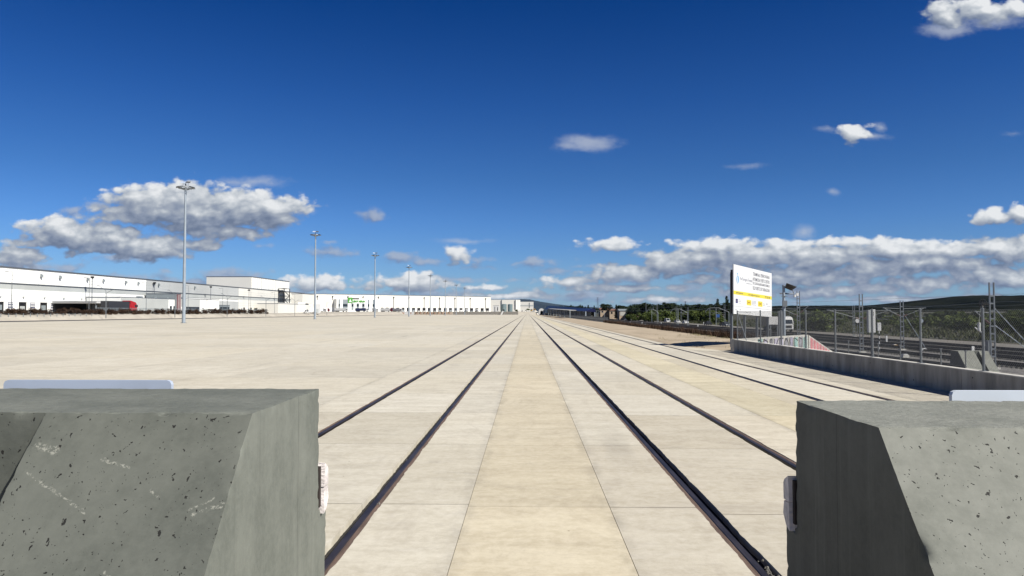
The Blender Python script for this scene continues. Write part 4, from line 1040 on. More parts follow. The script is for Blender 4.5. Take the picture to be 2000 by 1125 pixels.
for d in [x - 6.5 for x in doors]:
    f = MB(O); f.box(WXL + .001, WXL + .06, d - 1.35, d + 1.35, 2.1, 6.0); q = f.build('louvred_door', mat('louvre_shade', (.16, .17, .26), .5, .1, 1), t)
    f = MB(O)
    for z in (2.4, 3.4, 4.4, 5.3): f.box(WXL + .061, WXL + .12, d - 1.15, d + 1.15, z, z + .5)
    f.build('pale_slats', M_paintw, q)
for d in doors_far:
    if d > 469: f = MB(O); f.box(WXL - .35, WXL - .2, d - 1.7, d + 1.7, 2, 5.6); f.build('dock_door', M_dark, t)
    f = MB(O); f.box(WXL + .001, WXL + .06, d - 5.0, d - 3.4, 2.4, 5.2); f.build('side_door', M_greyd, t)
for px in (65, 103, 158, 190, 235, 260, 291, 301, 373):
    Y = yx(px, WXL); f = MB(O); f.box(WXL + .001, WXL + .7, Y - .12, Y + .12, 16.6, 16.9); f.box(WXL + .35, WXL + .95, Y - .35, Y + .35, 15.7, 16.6); f.build('wall_lamp', M_greyd, t)

# tall box on the roof (high-bay store)
O = (-216, 493, 2)
t = thing('high_bay_store', 'tall windowless cream block rising above the white warehouse roof', 'building', O)
b = MB(O); b.box(-216, -185.6, 493, 572, 10, 26.3); b.build('block_wall', M_white2, t)
b = MB(O); y = 497
while y < 571: b.box(-185.59, -185.35, y, y + .35, 18.8, 26.2); y += 7.2
b.box(-216.1, -185.3, 492.9, 572.2, 26.31, 26.7); b.build('ribs', M_roof, t)
b = MB(O); y = 493.4
while y < 571: b.box(-185.55, -185.4, y + .6, y + 6.2, 18.8, 26.0); y += 7.2
b.build('light_panels', M_white, t)
O = (-181, 566, 2)
t = thing('stair_tower', 'dark steel stair tower with zigzag flights at the end of the white warehouse', 'stair tower', O)
b = MB(O)
for (x, y) in ((-184.7, 545), (-180.5, 545), (-184.7, 557.5), (-180.5, 557.5)): b.box(x - .25, x + .25, y - .25, y + .25, 2, 20.2)
for z in (5, 8.2, 11.4, 14.6, 17.8, 20.2): b.box(-184.4, -180.5, 544.8, 557.7, z, z + .25)
b.build('steel_frame', M_black, t)
b = MB(O)
for i, z in enumerate((2, 5.2, 8.4, 11.6, 14.8)):
    a, c = ((546, 557) if i % 2 else (557, 546)); b.tube((-180.3, a, z), (-180.3, c, z + 3.2), .28, .28, 5)
b.build('stair_flight', M_black, t)


# annexes in front of it
def box_building(name, lab, x0, x1, y0, y1, z1, wall, cat='building', z0=1.6, roof=M_roof, extras=()):
    O = (x1, y0, 2.0); t = thing(name, lab, cat, O)
    b = MB(O); b.box(x0, x1, y0, y1, z0, z1); b.build('wall', wall, t)
    b = MB(O); b.box(x0 - .1, x1 + .12, y0 - .12, y1 + .12, z1 + .003, z1 + .28); b.build('roof_edge', roof, t)
    for (nm, m, (a, c, d, e, f, h)) in extras:
        b = MB(O); b.box(a, c, d, e, f, h); b.build(nm, m, t)
    return t
y0, y1 = yx(226, -170), yx(338, -170)
t = box_building('office_annex', 'low grey-clad annex with a white end and two dark windows', -184.5, -170, y0, y1, 8.6, M_white, extras=[
    ('grey_cladding', M_grey, (-169.99, -169.9, y0 + .2, yx(322, -170), 2.2, 8.4))] +
    [('window', M_glass, (-169.99, -169.93, yx(p, -170), yx(p + 4, -170), 2.6, 5.4)) for p in (325, 332)] +
    [('roof_unit', M_greyd, (-175, -173, yx(p, -174), yx(p, -174) + 2, 8.9, 9.6)) for p in (262, 290, 316)])
t = thing('loading_canopy', 'white flat canopy over the dark loading bay beside the red lorry', 'canopy', (-168, 283, 2))
O = (-168, 283, 2)
b = MB(O); b.box(-184.5, -167, 283.5, y0 - .1, 5.9, 6.5); b.build('canopy_roof', M_paintw, t)
b = MB(O); b.box(-184.5, -167, 283.2, y0 - .1, 6.503, 6.62); b.build('roof_edge', M_roof, t)
for y in (284.5, 297): b = MB(O); b.box(-168.2, -167.8, y, y + .3, 1.8, 5.9); b.build('column', M_greyd, t)
b = MB(O); b.box(-184.4, -184.1, 284, y0 - .2, 1.9, 5.89); b.build('bay_shade_sheet', M_dark, t)  # near-black sheet stands in for the shade under the canopy
y2, y3 = yx(338.5, -169), yx(347, -169)
box_building('maroon_tower', 'narrow maroon clad block between the grey annex and the second annex', -184, -169, y2, y3, 11.3, M_greyd, extras=[('pilaster', mat('grey_rose_cladding', (.42, .34, .34), .6, .08, 1), (-168.98, -168.7, y2 + 1.2, y2 + 1.9, 2, 11)), ('maroon_panel', M_maroon, (-168.995, -168.9, y2 + .1, y3 - .1, 2, 11.2)), ('pilaster', mat('grey_rose_cladding', (.42, .34, .34), .6, .08, 1), (-168.98, -168.7, y3 - 1.6, y3 - .9, 2, 11))])
y4, y5 = yx(348, -170), yx(397.5, -170)
box_building('entrance_annex', 'annex with a grey upper band, wide dark glazing and a white end block', -184, -170, y4, y5, 9.1, M_white, extras=[
    ('grey_cladding', M_grey, (-169.99, -169.9, y4, yx(384.5, -170), 5.2, 8.9)), ('glazing', M_glass, (-169.99, -169.9, yx(357, -170), yx(384, -170), 2.1, 5.15)), ('small_sign', M_dark, (-169.99, -169.9, yx(390, -170), yx(392, -170), 4.2, 4.7))])
box_building('white_annex', 'small plain white block standing alone before the warehouse docks', -184, -170, yx(400, -170), yx(423, -170), 9.1, M_white, extras=[('side_vent', M_dark, (-184, -183, yx(400, -170) - .06, yx(400, -170) - .01, 5, 7))])
box_building('glazed_lobby', 'low blue-grey glazed lobby right of the small white block', -184, -171, yx(424, -171), yx(444, -171), 6.3, M_greyd, extras=[('glazing', M_glass, (-170.99, -170.9, yx(425, -171), yx(443.5, -171), 2.4, 5.6))])
box_building('low_store', 'long low cream building at the far end of the white warehouse', -182, -168, 495, 566, 8.3, M_white2, extras=[('white_panel', M_white, (-167.99, -167.9, 538, 556, 3, 10.0)), ('gate', M_greyd, (-167.99, -167.9, 560, 563, 2.1, 5)), ('parapet', M_white2, (-169, -168.01, 495, 538, 8.6, 9.0))])
box_building('end_block', 'white end block with an open undercroft past the stair tower', -200, -176, 575, 606, 17.0, M_white2, z0=9.6, extras=[('undercroft', M_dark, (-199, -180, 577, 604, 7.6, 9.59)), ('lower_wall', M_white2, (-200, -178, 576, 605, 2, 7.59))])

truck((-160.5, 296.5, 2.0), R(180), 'black lorry with a bright red cab beside the canopy of the left warehouse', M_red, M_paintd, L=13, tall=2.6, sleeper=1.9).scale = (1.3, 1.3, 1.25)
# curved red wind deflector of the same lorry is its roof fairing
car((at(598, 480)[0], 480, 2.0), R(-40), 'white van parked in front of the far low cream building', M_paintw, True, group='vehicles by the warehouses')
t = thing('container', 'tall white container block behind the second lighting mast', 'container', (at(617, 500)[0], 500, 2.0), R(20))
b = MB(); b.box(-2.2, 2.2, -1.3, 1.3, 0, 6.2); b.build('container_body', M_paintw, t); b = MB(); b.box(-.9, .9, -1.36, -1.301, .2, 2.8); b.build('door', M_grey, t)

# ------------------------------------------------------------------ second warehouse, beyond the yard
A = Vector((at(556, 845)[0], 845, 3.4)); B_ = Vector((at(958.5, 1030)[0], 1030, 3.4))
d = (B_ - A); LW = d.length; ang = math.atan2(d.y, d.x)
t = thing('warehouse', 'long cream warehouse across the far end of the yard with rows of dark dock doors', 'warehouse', A, ang)
def wu(px):      # distance along the facade for a pixel column
    q = (px - VX) / FX; return (q * A.y - A.x) / (d.x - q * d.y) * LW
b = MB(); b.box(0, LW, .4, 90, -.6, 21.0)
b.box(0, LW, 0, .39, 5.2, 21.0); b.build('cream_wall', M_white2, t)
b = MB(); b.box(LW - .5, LW + .02, .4, 70, -.6, 20.9); b.build('white_end_wall', M_white, t)
b = MB(); b.box(-.3, LW + .3, -.3, 90, 21.003, 21.4); b.build('roof_edge', M_roof, t)
dk = [745 + k * 10.35 for k in range(22)]
b = MB(); u0 = 0
for p in dk:
    a_, c_ = wu(p - 3.1), wu(p + 3.1)
    if c_ > LW: break
    b.box(u0, a_, 0, .39, -.6, 5.2); f = MB(); f.box(a_, c_, .05, .3, .6, 5.19); q = f.build('dock_door', M_dark, t); u0 = c_
    f = MB(); f.box(a_ + .8, c_ - .8, -.5, .04, .0, 1.5 if int(p) % 3 else 2.6); f.build('dock_leveller', [M_greyd, M_paintw, M_greyd][int(p * 7) % 3], q)
b.box(u0, LW, 0, .39, -.6, 5.2); b.build('lower_wall', M_white, t)
for k in range(13):
    p = 617.5 + k * 30.4 - k * .35; b = MB()
    if p < 955: u = wu(p); b.box(u - .2, u + .2, -.45, -.01, 2 if k > 4 else 14, 18.5); b.box(u - .7, u + .7, -.9, -.4, 17.6, 19.0); b.build('facade_mast', M_black, t)
b = MB()
for k in range(26): u = wu(605) + k * (LW - wu(605)) / 26; b.box(u, u + .12, -.05, -.003, 5.3, 20.9)
b.build('panel_joints', M_grey, t)
# office front with green sign
u0, u1 = wu(650), wu(737)
o_ = thing('office_block', 'white office front with tall dark window strips and a green sign', 'building', A + d.normalized() * u0 + Vector((math.sin(ang), -math.cos(ang), 0)) * 8, ang)
LO = u1 - u0; b = MB(); b.box(0, LO, 0, 7.6, -.6, 15.2); b.build('front_wall', M_white, o_)
for i, (pa, pb, kind) in enumerate(((653.5, 656.8, 0), (662, 672, 0), (679, 683.5, 1), (689, 694, 1), (700, 705, 1), (711, 714.5, 0), (720.5, 725.5, 0))):
    a_, c_ = wu(pa) - u0, wu(pb) - u0; zt = 15.0 if not kind else 10.4
    f = MB(); f.box(a_, c_, -.06, -.003, 2, zt); q = f.build('window', M_greyd, o_)
    f = MB(); f.box(a_ + .1, c_ - .1, -.12, -.063, 6.2, 9.4); f.build('dark_pane', M_glass, q)
a_, c_ = wu(672) - u0, wu(705.5) - u0; aw = wu(681) - u0
f = MB(); f.box(a_, aw, -.5, -.07, 10.6, 17.2); q = f.build('green_sign', M_green, o_)
f = MB(); f.prism([(a_ + 1.0, 11.6), (aw - 1.0, 11.6), ((a_ + aw) / 2, 15.8)], 'y', -.56, -.51); f.build('sign_triangle', M_paintw, q)
f = MB(); f.box(aw + .1, wu(694) - u0, -.4, -.07, 15.2, 16.6); f.build('sign_beam', M_black, o_)
f = MB(); text(f, 'LEROY MERLIN', aw + .6, 11.4, c_ - aw - .8, 2.6, -.5, .06); f.build('green_lettering', M_green, o_)

box_building('far_warehouse', 'cream warehouse behind the right end of the long one, white gable to the right', at(955, 1160)[0], at(1008, 1160)[0], 1160, 1230, zat(585.3, 1160), M_white2, z0=3, extras=[('gable', M_white, (at(1008, 1160)[0] + .01, at(1008, 1160)[0] + 6, 1161, 1229, 3, zat(585.5, 1160))), ('downpipe', M_roof, (at(979, 1160)[0], at(979, 1160)[0] + 1, 1159, 1159.9, 8, zat(586, 1160))), ('downpipe', M_roof, (at(1006, 1160)[0], at(1006, 1160)[0] + 1, 1159, 1159.9, 8, zat(586, 1160)))])
X0, X1 = at(1010, 1300)[0], at(1042, 1300)[0]
box_building('far_depot', 'grey-white depot with a grey window band at the end of the warehouse row', X0, X1, 1300, 1360, zat(589.3, 1300), M_white2, z0=3, extras=[('window_band', M_grey, (X0 + 1, X1 - .5, 1299.8, 1299.98, zat(598, 1300), zat(595.5, 1300))), ('downpipe', M_roof, (at(1033.5, 1300)[0], at(1033.5, 1300)[0] + .8, 1299.5, 1299.97, zat(601, 1300), zat(591, 1300)))])
X0, X1 = at(963, 1000)[0], at(974, 1000)[0]
box_building('gate_house', 'small white gate house left of the steel tanks', X0, X1, 1000, 1012, zat(597, 1000), M_paintw, z0=3, extras=[('door', M_dark, (X0 + 2, X0 + 2.8, 999.9, 999.98, 3.5, zat(599, 1000))), ('window', M_dark, (X1 - 2, X1 - 1, 999.9, 999.98, 5, zat(600, 1000)))])
for i, (p0, p1) in enumerate(((977.5, 989.5), (991.5, 1001))):
    X0, X1 = at(p0, 1020)[0], at(p1, 1020)[0]; r = (X1 - X0) / 2; zt = zat(594.3 if i == 0 else 594.6, 1020)
    t = thing('steel_tank', ['wider blue-grey steel tank, nearer the small white gate house', 'narrower blue-grey steel tank, on the right of the pair'][i], 'tank', ((X0 + X1) / 2, 1020, 3.4), 0, 'steel tanks at the end of the yard')
    b = MB(); b.tube((0, 0, -.4), (0, 0, zt - 3.4), r, r, 24); b.build('tank_shell', M_tank, t, True)
    b = MB(); b.tube((0, 0, zt - 3.39), (0, 0, zt - 2.9), r + .1, r * .6, 24); b.build('tank_roof', M_greyd, t)

# low barrier along the far edge of the yard, in three differently marked lengths
def far_wall(lab, p0, p1, m, Y=858, ztop=4.3):
    X0, X1 = at(p0, Y)[0], at(p1, Y)[0]; O = (X0, Y, 0); t = thing('barrier_wall', lab, 'wall', O)
    b = MB(O); b.box(X0 + .05, X1 - .05, Y, Y + .5, -.3, ztop); b.build('wall_body', m, t); return t, O, X0, X1
t, O, X0, X1 = far_wall('pale barrier wall with grey and green graffiti at the far yard edge', 698, 808, M_paintw, 852.6, zat(608.3, 852))
rs = random.Random(4)
for k, m in enumerate((M_gteal, M_glet, mat('graffiti_tan', (.50, .30, .20), .8, .2, 2))):
    b = MB(O)
    for j in range(7):
        p = 702 + rs.uniform(0, 60) if k < 2 else 765 + rs.uniform(0, 36); x = at(p, 852.6)[0]; w_ = rs.uniform(1.0, 2.2)
        b.box(x, x + w_, 852.56 - .01 * k, 852.59 - .01 * k, .8, rs.uniform(2.4, 3.4))
    b.build('graffiti_patch', m, t)
t, O, X0, X1 = far_wall('barrier wall with rusty orange and dark chevron marks at the far yard edge', 808.2, 884, mat('barrier_buff', (.46, .38, .30), .85, .3, .3), 852.6, zat(608.6, 852))
b = MB(O); c_ = MB(O); x = X0 + 1
while x < X1 - 4:
    for q, s in ((b, 1), (c_, -1)):
        xx = x + (0 if s > 0 else 2.4); q.add([(xx, 852.57, .5), (xx + .7, 852.57, .5), (xx + .7 + s * 1.2, 852.57, 3.2), (xx + s * 1.2, 852.57, 3.2)], [(0, 1, 2, 3)])
    x += rs.uniform(3.6, 5)
b.build('dark_stripes', M_gblk, t); c_.build('rust_stripes', mat('rust_orange', (.42, .17, .07), .8, .2, 2), t)
far_wall('grey rubble-faced barrier wall at the far yard edge, left of the rails', 884.2, 1012, mat('rubble_wall', (.28, .26, .23), .95, .55, .9, detail=9, stretch=(1, 1, 2)), 852.6, zat(608.6, 852))
t = thing('figure_cutout', 'x', 'marker', (at(981, 850)[0], 850.5, 0)); del t['category']
bpy.data.objects.remove(t)
t = thing('point_lever', 'small black and white slanted marker standing at the far yard edge', 'marker', (at(981, 849)[0], 849, 0))
b = MB(); b.add([(-2.2, 0, 0), (-.2, 0, 0), (2.0, 0, 5.0), (.6, 0, 5.2), (-2.2, .3, 0), (-.2, .3, 0), (2.0, .3, 5.0), (.6, .3, 5.2)], [(0,3,2,1),(4,5,6,7),(0,1,5,4),(1,2,6,5),(2,3,7,6),(3,0,4,7)]); b.build('white_arm', M_paintw, t)
b = MB(); b.box(.4, 2.6, -.1, .4, 4.4, 6.0); b.build('black_head', M_black, t)
# white rubble bags / blocks behind the rails' end
rs = random.Random(8)
wb = None
for i in range(9):
    px = 1015 + i * 4.9 + rs.uniform(-1, 1); Y = 862 + rs.uniform(0, 18)
    t = thing('stone_heap', ORD[i] + ' whitish stone heap from the left beyond the end of the rails', 'heap', (at(px, Y)[0], Y, gz(at(px, Y)[0], Y) - .1), rs.uniform(0, 3), 'whitish heaps at the end of the rails')
    bm = bmesh.new(); bmesh.ops.create_icosphere(bm, subdivisions=3, radius=1)
    sx, sy, sz = rs.uniform(1.6, 2.6), rs.uniform(1, 2), rs.uniform(1.2, 2.2)
    for v in bm.verts:
        n = 1 + .4 * mn.noise(v.co * 1.7 + Vector((i * 5, 0, 0))) + .15 * mn.noise(v.co * 5); v.co = Vector((v.co.x * sx * n, v.co.y * sy * n, max(0, v.co.z * sz * n)))
    me = bpy.data.meshes.new('heap'); bm.to_mesh(me); bm.free(); me.materials.append(mat('white_rubble', (.60, .58, .53), .9, .25, 1)); o = bpy.data.objects.new('rubble', me); COL.objects.link(o); o.parent = t
t = thing('excavator', 'small yellow excavator beyond the end of the rails', 'excavator', (at(1037, 930)[0], 930, 2.8), R(20))
b = MB(); b.box(-2.2, 2.2, -1.4, -.8, 0, 1); b.box(-2.2, 2.2, .8, 1.4, 0, 1); b.build('crawler_track', M_black, t)
b = MB(); b.prism([(-2.4, 1.1), (1.5, 1.1), (1.5, 2.2), (-2.4, 2.5)], 'y', -1.3, 1.3); b.build('engine_deck', M_orange, t)
b = MB(); b.box(.2, 1.6, -.1, 1.2, 2.25, 3.9); b.build('cab', M_glass, t)
b = MB(); b.path([(1.5, -.3, 2.0), (3.6, -.3, 4.6), (6.0, -.3, 3.6), (6.2, -.3, 1.4)], .28, 6); b.build('boom', M_orange, t)

# white arch and the blue-roofed canopy right of the rails
t = thing('concrete_arch', 'white arch with a dark opening beside the blue-roofed canopy', 'arch', at(1057.5, 760, 0))
b = MB(); n = 12; P = [(-3.0, 0)] + [(-3.0 * math.cos(math.pi * i / n), 3.2 + 3.6 * math.sin(math.pi * i / n)) for i in range(n + 1)] + [(3.0, 0)]
Q = [(-1.9 + .6, 0)] + [(.1 - 1.4 * math.cos(math.pi * i / n), 2.2 + 2.2 * math.sin(math.pi * i / n)) for i in range(n + 1)] + [(1.5, 0)]
ns = len(P); vs = [(x, y, z) for y in (0, 5) for (x, z) in P + Q]; m2 = 2 * ns
fs = []
for i in range(ns - 1): fs += [(i, i+1, ns+i+1, ns+i), (m2+i, m2+ns+i, m2+ns+i+1, m2+i+1), (i, m2+i, m2+i+1, i+1), (ns+i, ns+i+1, m2+ns+i+1, m2+ns+i)]
b.add(vs, fs); b.build('arch_shell', M_paintw, t)
b = MB(); b.box(-1.25, 1.45, 4.6, 4.8, 0, 4.3); b.build('dark_interior', M_dark, t)
Ya, Yb = 760.0, 330.0
Xa, Xb = at(1063, Ya)[0], at(1141, Yb)[0]
O = (Xb, Yb, -1); t = thing('blue_roofed_canopy', 'long canopy with a navy blue roof over dark open bays, right of the rails', 'canopy', O)
za0, za1 = zat(603.8, Ya), zat(597.2, Ya); zb0, zb1 = zat(608.0, Yb), zat(602.6, Yb)
b = MB(O); wdt = 5
b.add([(Xa, Ya, za0), (Xb, Yb, zb0), (Xb + 4, Yb, zb1), (Xa + 4, Ya, za1), (Xb + wdt, Yb, zb1 - .4), (Xa + wdt, Ya, za1 - .4), (Xa + wdt, Ya, za0 - .4), (Xb + wdt, Yb, zb0 - .4)],
      [(0, 1, 2, 3), (3, 2, 4, 5), (1, 7, 4, 2), (0, 3, 5, 6), (0, 6, 7, 1), (5, 4, 7, 6)]); b.build('navy_roof', M_navy, t)
b = MB(O)
for k in range(16):
    f_ = k / 15; X, Y = Xa + (Xb - Xa) * f_ + .4, Ya + (Yb - Ya) * f_; zt = za0 + (zb0 - za0) * f_ - .02; b.box(X, X + .5, Y, Y + .5, -1.5, zt); b.box(X + wdt - .9, X + wdt - .5, Y, Y + .5, -1.5, zt - .4)
b.build('columns', M_mast, t)
b = MB(O); b.add([(Xa + 3, Ya, -1), (Xb + 3, Yb, -1.2), (Xb + 3, Yb, zb0 - .5), (Xa + 3, Ya, za0 - .5)], [(0, 1, 2, 3)]); b.build('dark_back', mat('shed_dark_wall', (.07, .09, .10), .7, .4, .2), t)
t = thing('platform_shelter', 'low shelter frame with a white roof beam in front of the blue-roofed canopy', 'shelter', at(1096, 300, -1.2))
X1, X0 = at(1111, 300)[0], at(1070, 520)[0]
O = tuple(t.location); b = MB(O); Y0, Y1 = 520, 300
b.add([(X0, Y0, zat(603.2, Y0)), (X1, Y1, zat(606.6, Y1)), (X1, Y1, zat(605.6, Y1)), (X0, Y0, zat(602.6, Y0)), (X0 + 3, Y0, zat(603.2, Y0)), (X1 + 3, Y1, zat(606.6, Y1)), (X1 + 3, Y1, zat(605.6, Y1)), (X0 + 3, Y0, zat(602.6, Y0))], [(0,1,2,3),(4,7,6,5),(3,2,6,7),(0,4,5,1),(0,3,7,4),(1,5,6,2)]); b.build('white_beam', M_grcon, t)
b = MB(O)
for k in range(7): f_ = k / 6; X, Y = X0 + (X1 - X0) * f_ + .3, Y0 + (Y1 - Y0) * f_; b.box(X, X + .35, Y, Y + .35, -1.6, zat(603.2 + 3.3 * f_, Y) - .03)
b.build('uprights', M_greyd, t)

# palisade fence beyond the dirt lot
t = thing('palisade_fence', 'grey palisade fence with close vertical bars beyond the sandy ground', 'fence', (18.2, 170, 0))
O = (18.2, 170, 0); b = MB(O)
y = 168.0
while y < 420: X = 18.2 + (0 if y < 400 else (y-400)*.01); b.box(X, X + .08, y, y + .08, -.3, 1.15); y += .9 + max(0, (y - 250)) * .006
b.build('palings', mat('weathered_zinc', (.10, .105, .11), .6, .2, 1), t); b = MB(O); b.box(18.29, 18.34, 168, 420, .3, .4); b.box(18.29, 18.34, 168, 420, 1.0, 1.05); b.build('rails', M_greyd, t)
t = thing('palisade_fence', 'faint grey continuation of the palisade fence running towards the canopy', 'fence', (18.6, 430, 0))
O = (18.6, 430, 0); b = MB(O); y = 424
while y < 800: b.box(18.6, 18.7, y, y + .3, -.4, 1.5); y += 2.4
b.build('palings', mat('weathered_zinc', (.10, .105, .11), .6, .2, 1), t); b = MB(O); b.box(18.71, 18.76, 424, 800, .2, .35); b.box(18.71, 18.76, 424, 800, 1.3, 1.38); b.build('rails', M_greyd, t)

# ------------------------------------------------------------------ street lamps and fences on the left
lp = None
for i, Y in enumerate((212, 250, 288, 324, 361, 398, 436, 474)):
    if lp is None:
        lp = t = thing('street_lamp', 'x', 'street lamp', (-150, Y, 2), 0, 'tall thin lamps before the left warehouse')
        b = MB(); b.tube((0, 0, -.2), (0, 0, 12.2), .12, .06, 8); b.build('pole', M_galv, t); b = MB(); b.tube((0, 0, 12.15), (-1.3, 0, 12.2), .05, .04, 6); b.build('arm', M_galv, t); b = MB(); b.box(-2.0, -1.2, -.15, .15, 12.12, 12.28); b.build('lamp_head', M_galv, t)
    else: t = dup(lp, (-150, Y, plateau(Y)))
    t['label'] = ('thin straight street lamp at the far left edge, short arm to the left' if i == 0 else 'thin straight street lamp before the left warehouse, %s counting from the left edge' % ORD[i])
cl_ = None
for i, Y in enumerate((242, 290, 341, 392, 441, 512)):
    if cl_ is None:
        cl_ = t = thing('curved_street_lamp', 'x', 'street lamp', (-139.6, Y, .9), 0, 'curved double street lamps on the embankment')
        b = MB(); pts = [(0, 0, -.6), (0, 0, 8.6)] + [(-.1 - 2.2 * math.sin(a) ** 1.2, 0, 8.6 + 1.7 * math.sin(a * .85)) for a in (.25, .5, .8, 1.1, 1.4)]; b.path(pts, .075, 6); b.build('pole', M_galv, t)
        b = MB(); pts = [(.0, .5, -.6), (.0, .5, 7.9)] + [(.1 + 1.9 * math.sin(a) ** 1.2, .5, 7.9 + 1.1 * math.sin(a * .85)) for a in (.25, .5, .8, 1.1, 1.4)]; b.path(pts, .065, 6); b.build('arm', M_galv, t)
        b = MB(); b.box(-3.0, -2.2, -.12, .12, 10.15, 10.3); b.box(1.9, 2.7, .38, .62, 8.85, 8.98); b.build('lamp_head', M_galv, t)
    else: t = dup(cl_, (-139.6, Y, .9))
    t['label'] = 'curved double-armed street lamp on the left embankment, %s from the left' % ORD[i]
fm = None
for i, (Y, H) in enumerate(((303, 15), (361, 15), (418, 15), (476, 15), (534, 15))):
    if fm is None:
        fm = t = thing('flood_mast', 'x', 'lighting mast', (-180.6, Y, 2), 0, 'dark floodlight masts against the left warehouse')
        b = MB(); b.tube((0, 0, 0), (0, 0, 15), .16, .12, 8); b.build('pole', M_roof, t); b = MB(); b.box(-.5, .5, -.45, .45, 14.6, 15.3); b.tube((.1, 0, 14.3), (.1, 0, 14.62), .3); b.build('floodlight', M_black, t)
    else: t = dup(fm, (-180.6 if i != 1 else -184, Y, 2))
    t['label'] = 'dark mast with a black floodlight head against the left warehouse, %s from the left' % ORD[i]
t = thing('post_fence', 'low fence of thin posts along the top of the left embankment', 'fence', (-143, 150, 1.3)); O = (-143, 150, 1.3)
b = MB(O); y = 150
while y < 243: b.box(-143.06, -142.94, y, y + .12, .8, 2.0); y += 3.0
b.build('fence_posts', M_greyd, t); b = MB(O); b.box(-143.02, -142.98, 150, 243, 1.92, 1.95); b.box(-143.02, -142.98, 150, 243, 1.6, 1.62); b.build('wires', M_galv, t)
t = thing('railing_fence', 'grey railing fence in front of the annexes, behind the dark shrubs', 'fence', (-152, 255, 2)); O = (-152, 255, 2)
b = MB(O); y = 258
while y < 420: b.box(-152, -151.9, y, y + .14, 1.9, 4.0); y += .95
b.build('bars', M_greyd, t); b = MB(O); b.box(-151.89, -151.84, 258, 420, 3.85, 3.95); b.box(-151.89, -151.84, 258, 420, 2.2, 2.3); b.build('rails', M_greyd, t)
# lorries at the second warehouse
PL = [(675, 800, 84, 'white lorry side-on in front of the office with the green sign', M_paintw, M_paintw, True), (716, 800, 88, 'lorry with a navy tarpaulin trailer in front of the long cream warehouse', M_paintw, M_paintn, True),
      (764, 830, 80, 'lorry with maroon cab in front of the first dock doors', M_paintm, M_paintw, True), (783, 835, 60, 'white lorry half turned before the dock doors', M_paintw, M_paintw, True),
      (640, 780, 100, 'white and dark red lorry left of the office front', M_paintm, M_paintw, False), (632, 790, 70, 'white tractor unit parked left of the office front', M_paintw, M_paintw, False),
      (735, 840, 30, 'white lorry between the navy lorry and the third lighting mast', M_paintw, M_paintw, True), (911, 950, 45, 'white tractor unit by the dock doors near the far right lighting mast', M_paintw, M_paintw, False),
      (932, 975, 40, 'white tractor unit by the last dock doors of the cream warehouse', M_paintw, M_paintw, False)]
for (px, Y, a, lab, cp, bp, tr) in PL:
    x, y, _ = at(px, Y); truck((x, y, max(3.4, gz(x, y))), R(a), lab, cp, bp, L=11.5, trailer=tr)

# ------------------------------------------------------------------ vegetation
def leaf_mesh(name, lumps, n, size, m, seed, flat=.5):
    r_ = random.Random(seed); vs = []; fs = []
    tot = sum(l[3] * l[4] for l in lumps)
    for (cx, cy, cz, rx, rz) in lumps:
        k = int(n * rx * rz / tot)
        for _ in range(k):
            d_ = Vector((r_.gauss(0, 1), r_.gauss(0, 1), r_.gauss(0, 1))).normalized() * (r_.random() ** .33) * (1 + .12 * r_.gauss(0, 1))
            c = Vector((cx + d_.x * rx, cy + d_.y * rx, cz + d_.z * rz))
            u = Vector((r_.gauss(0, 1), r_.gauss(0, 1), r_.gauss(0, flat))).normalized(); w = u.cross(Vector((r_.gauss(0, 1), r_.gauss(0, 1), r_.gauss(0, 1)))).normalized()
            s = size * r_.uniform(.6, 1.4); k0 = len(vs)
            vs += [tuple(c - u * s), tuple(c + w * s * .55), tuple(c + u * s), tuple(c - w * s * .55)]; fs.append((k0, k0+1, k0+2, k0+3))
    me = bpy.data.meshes.new(name); me.from_pydata(vs, [], fs); me.materials.append(m); return me
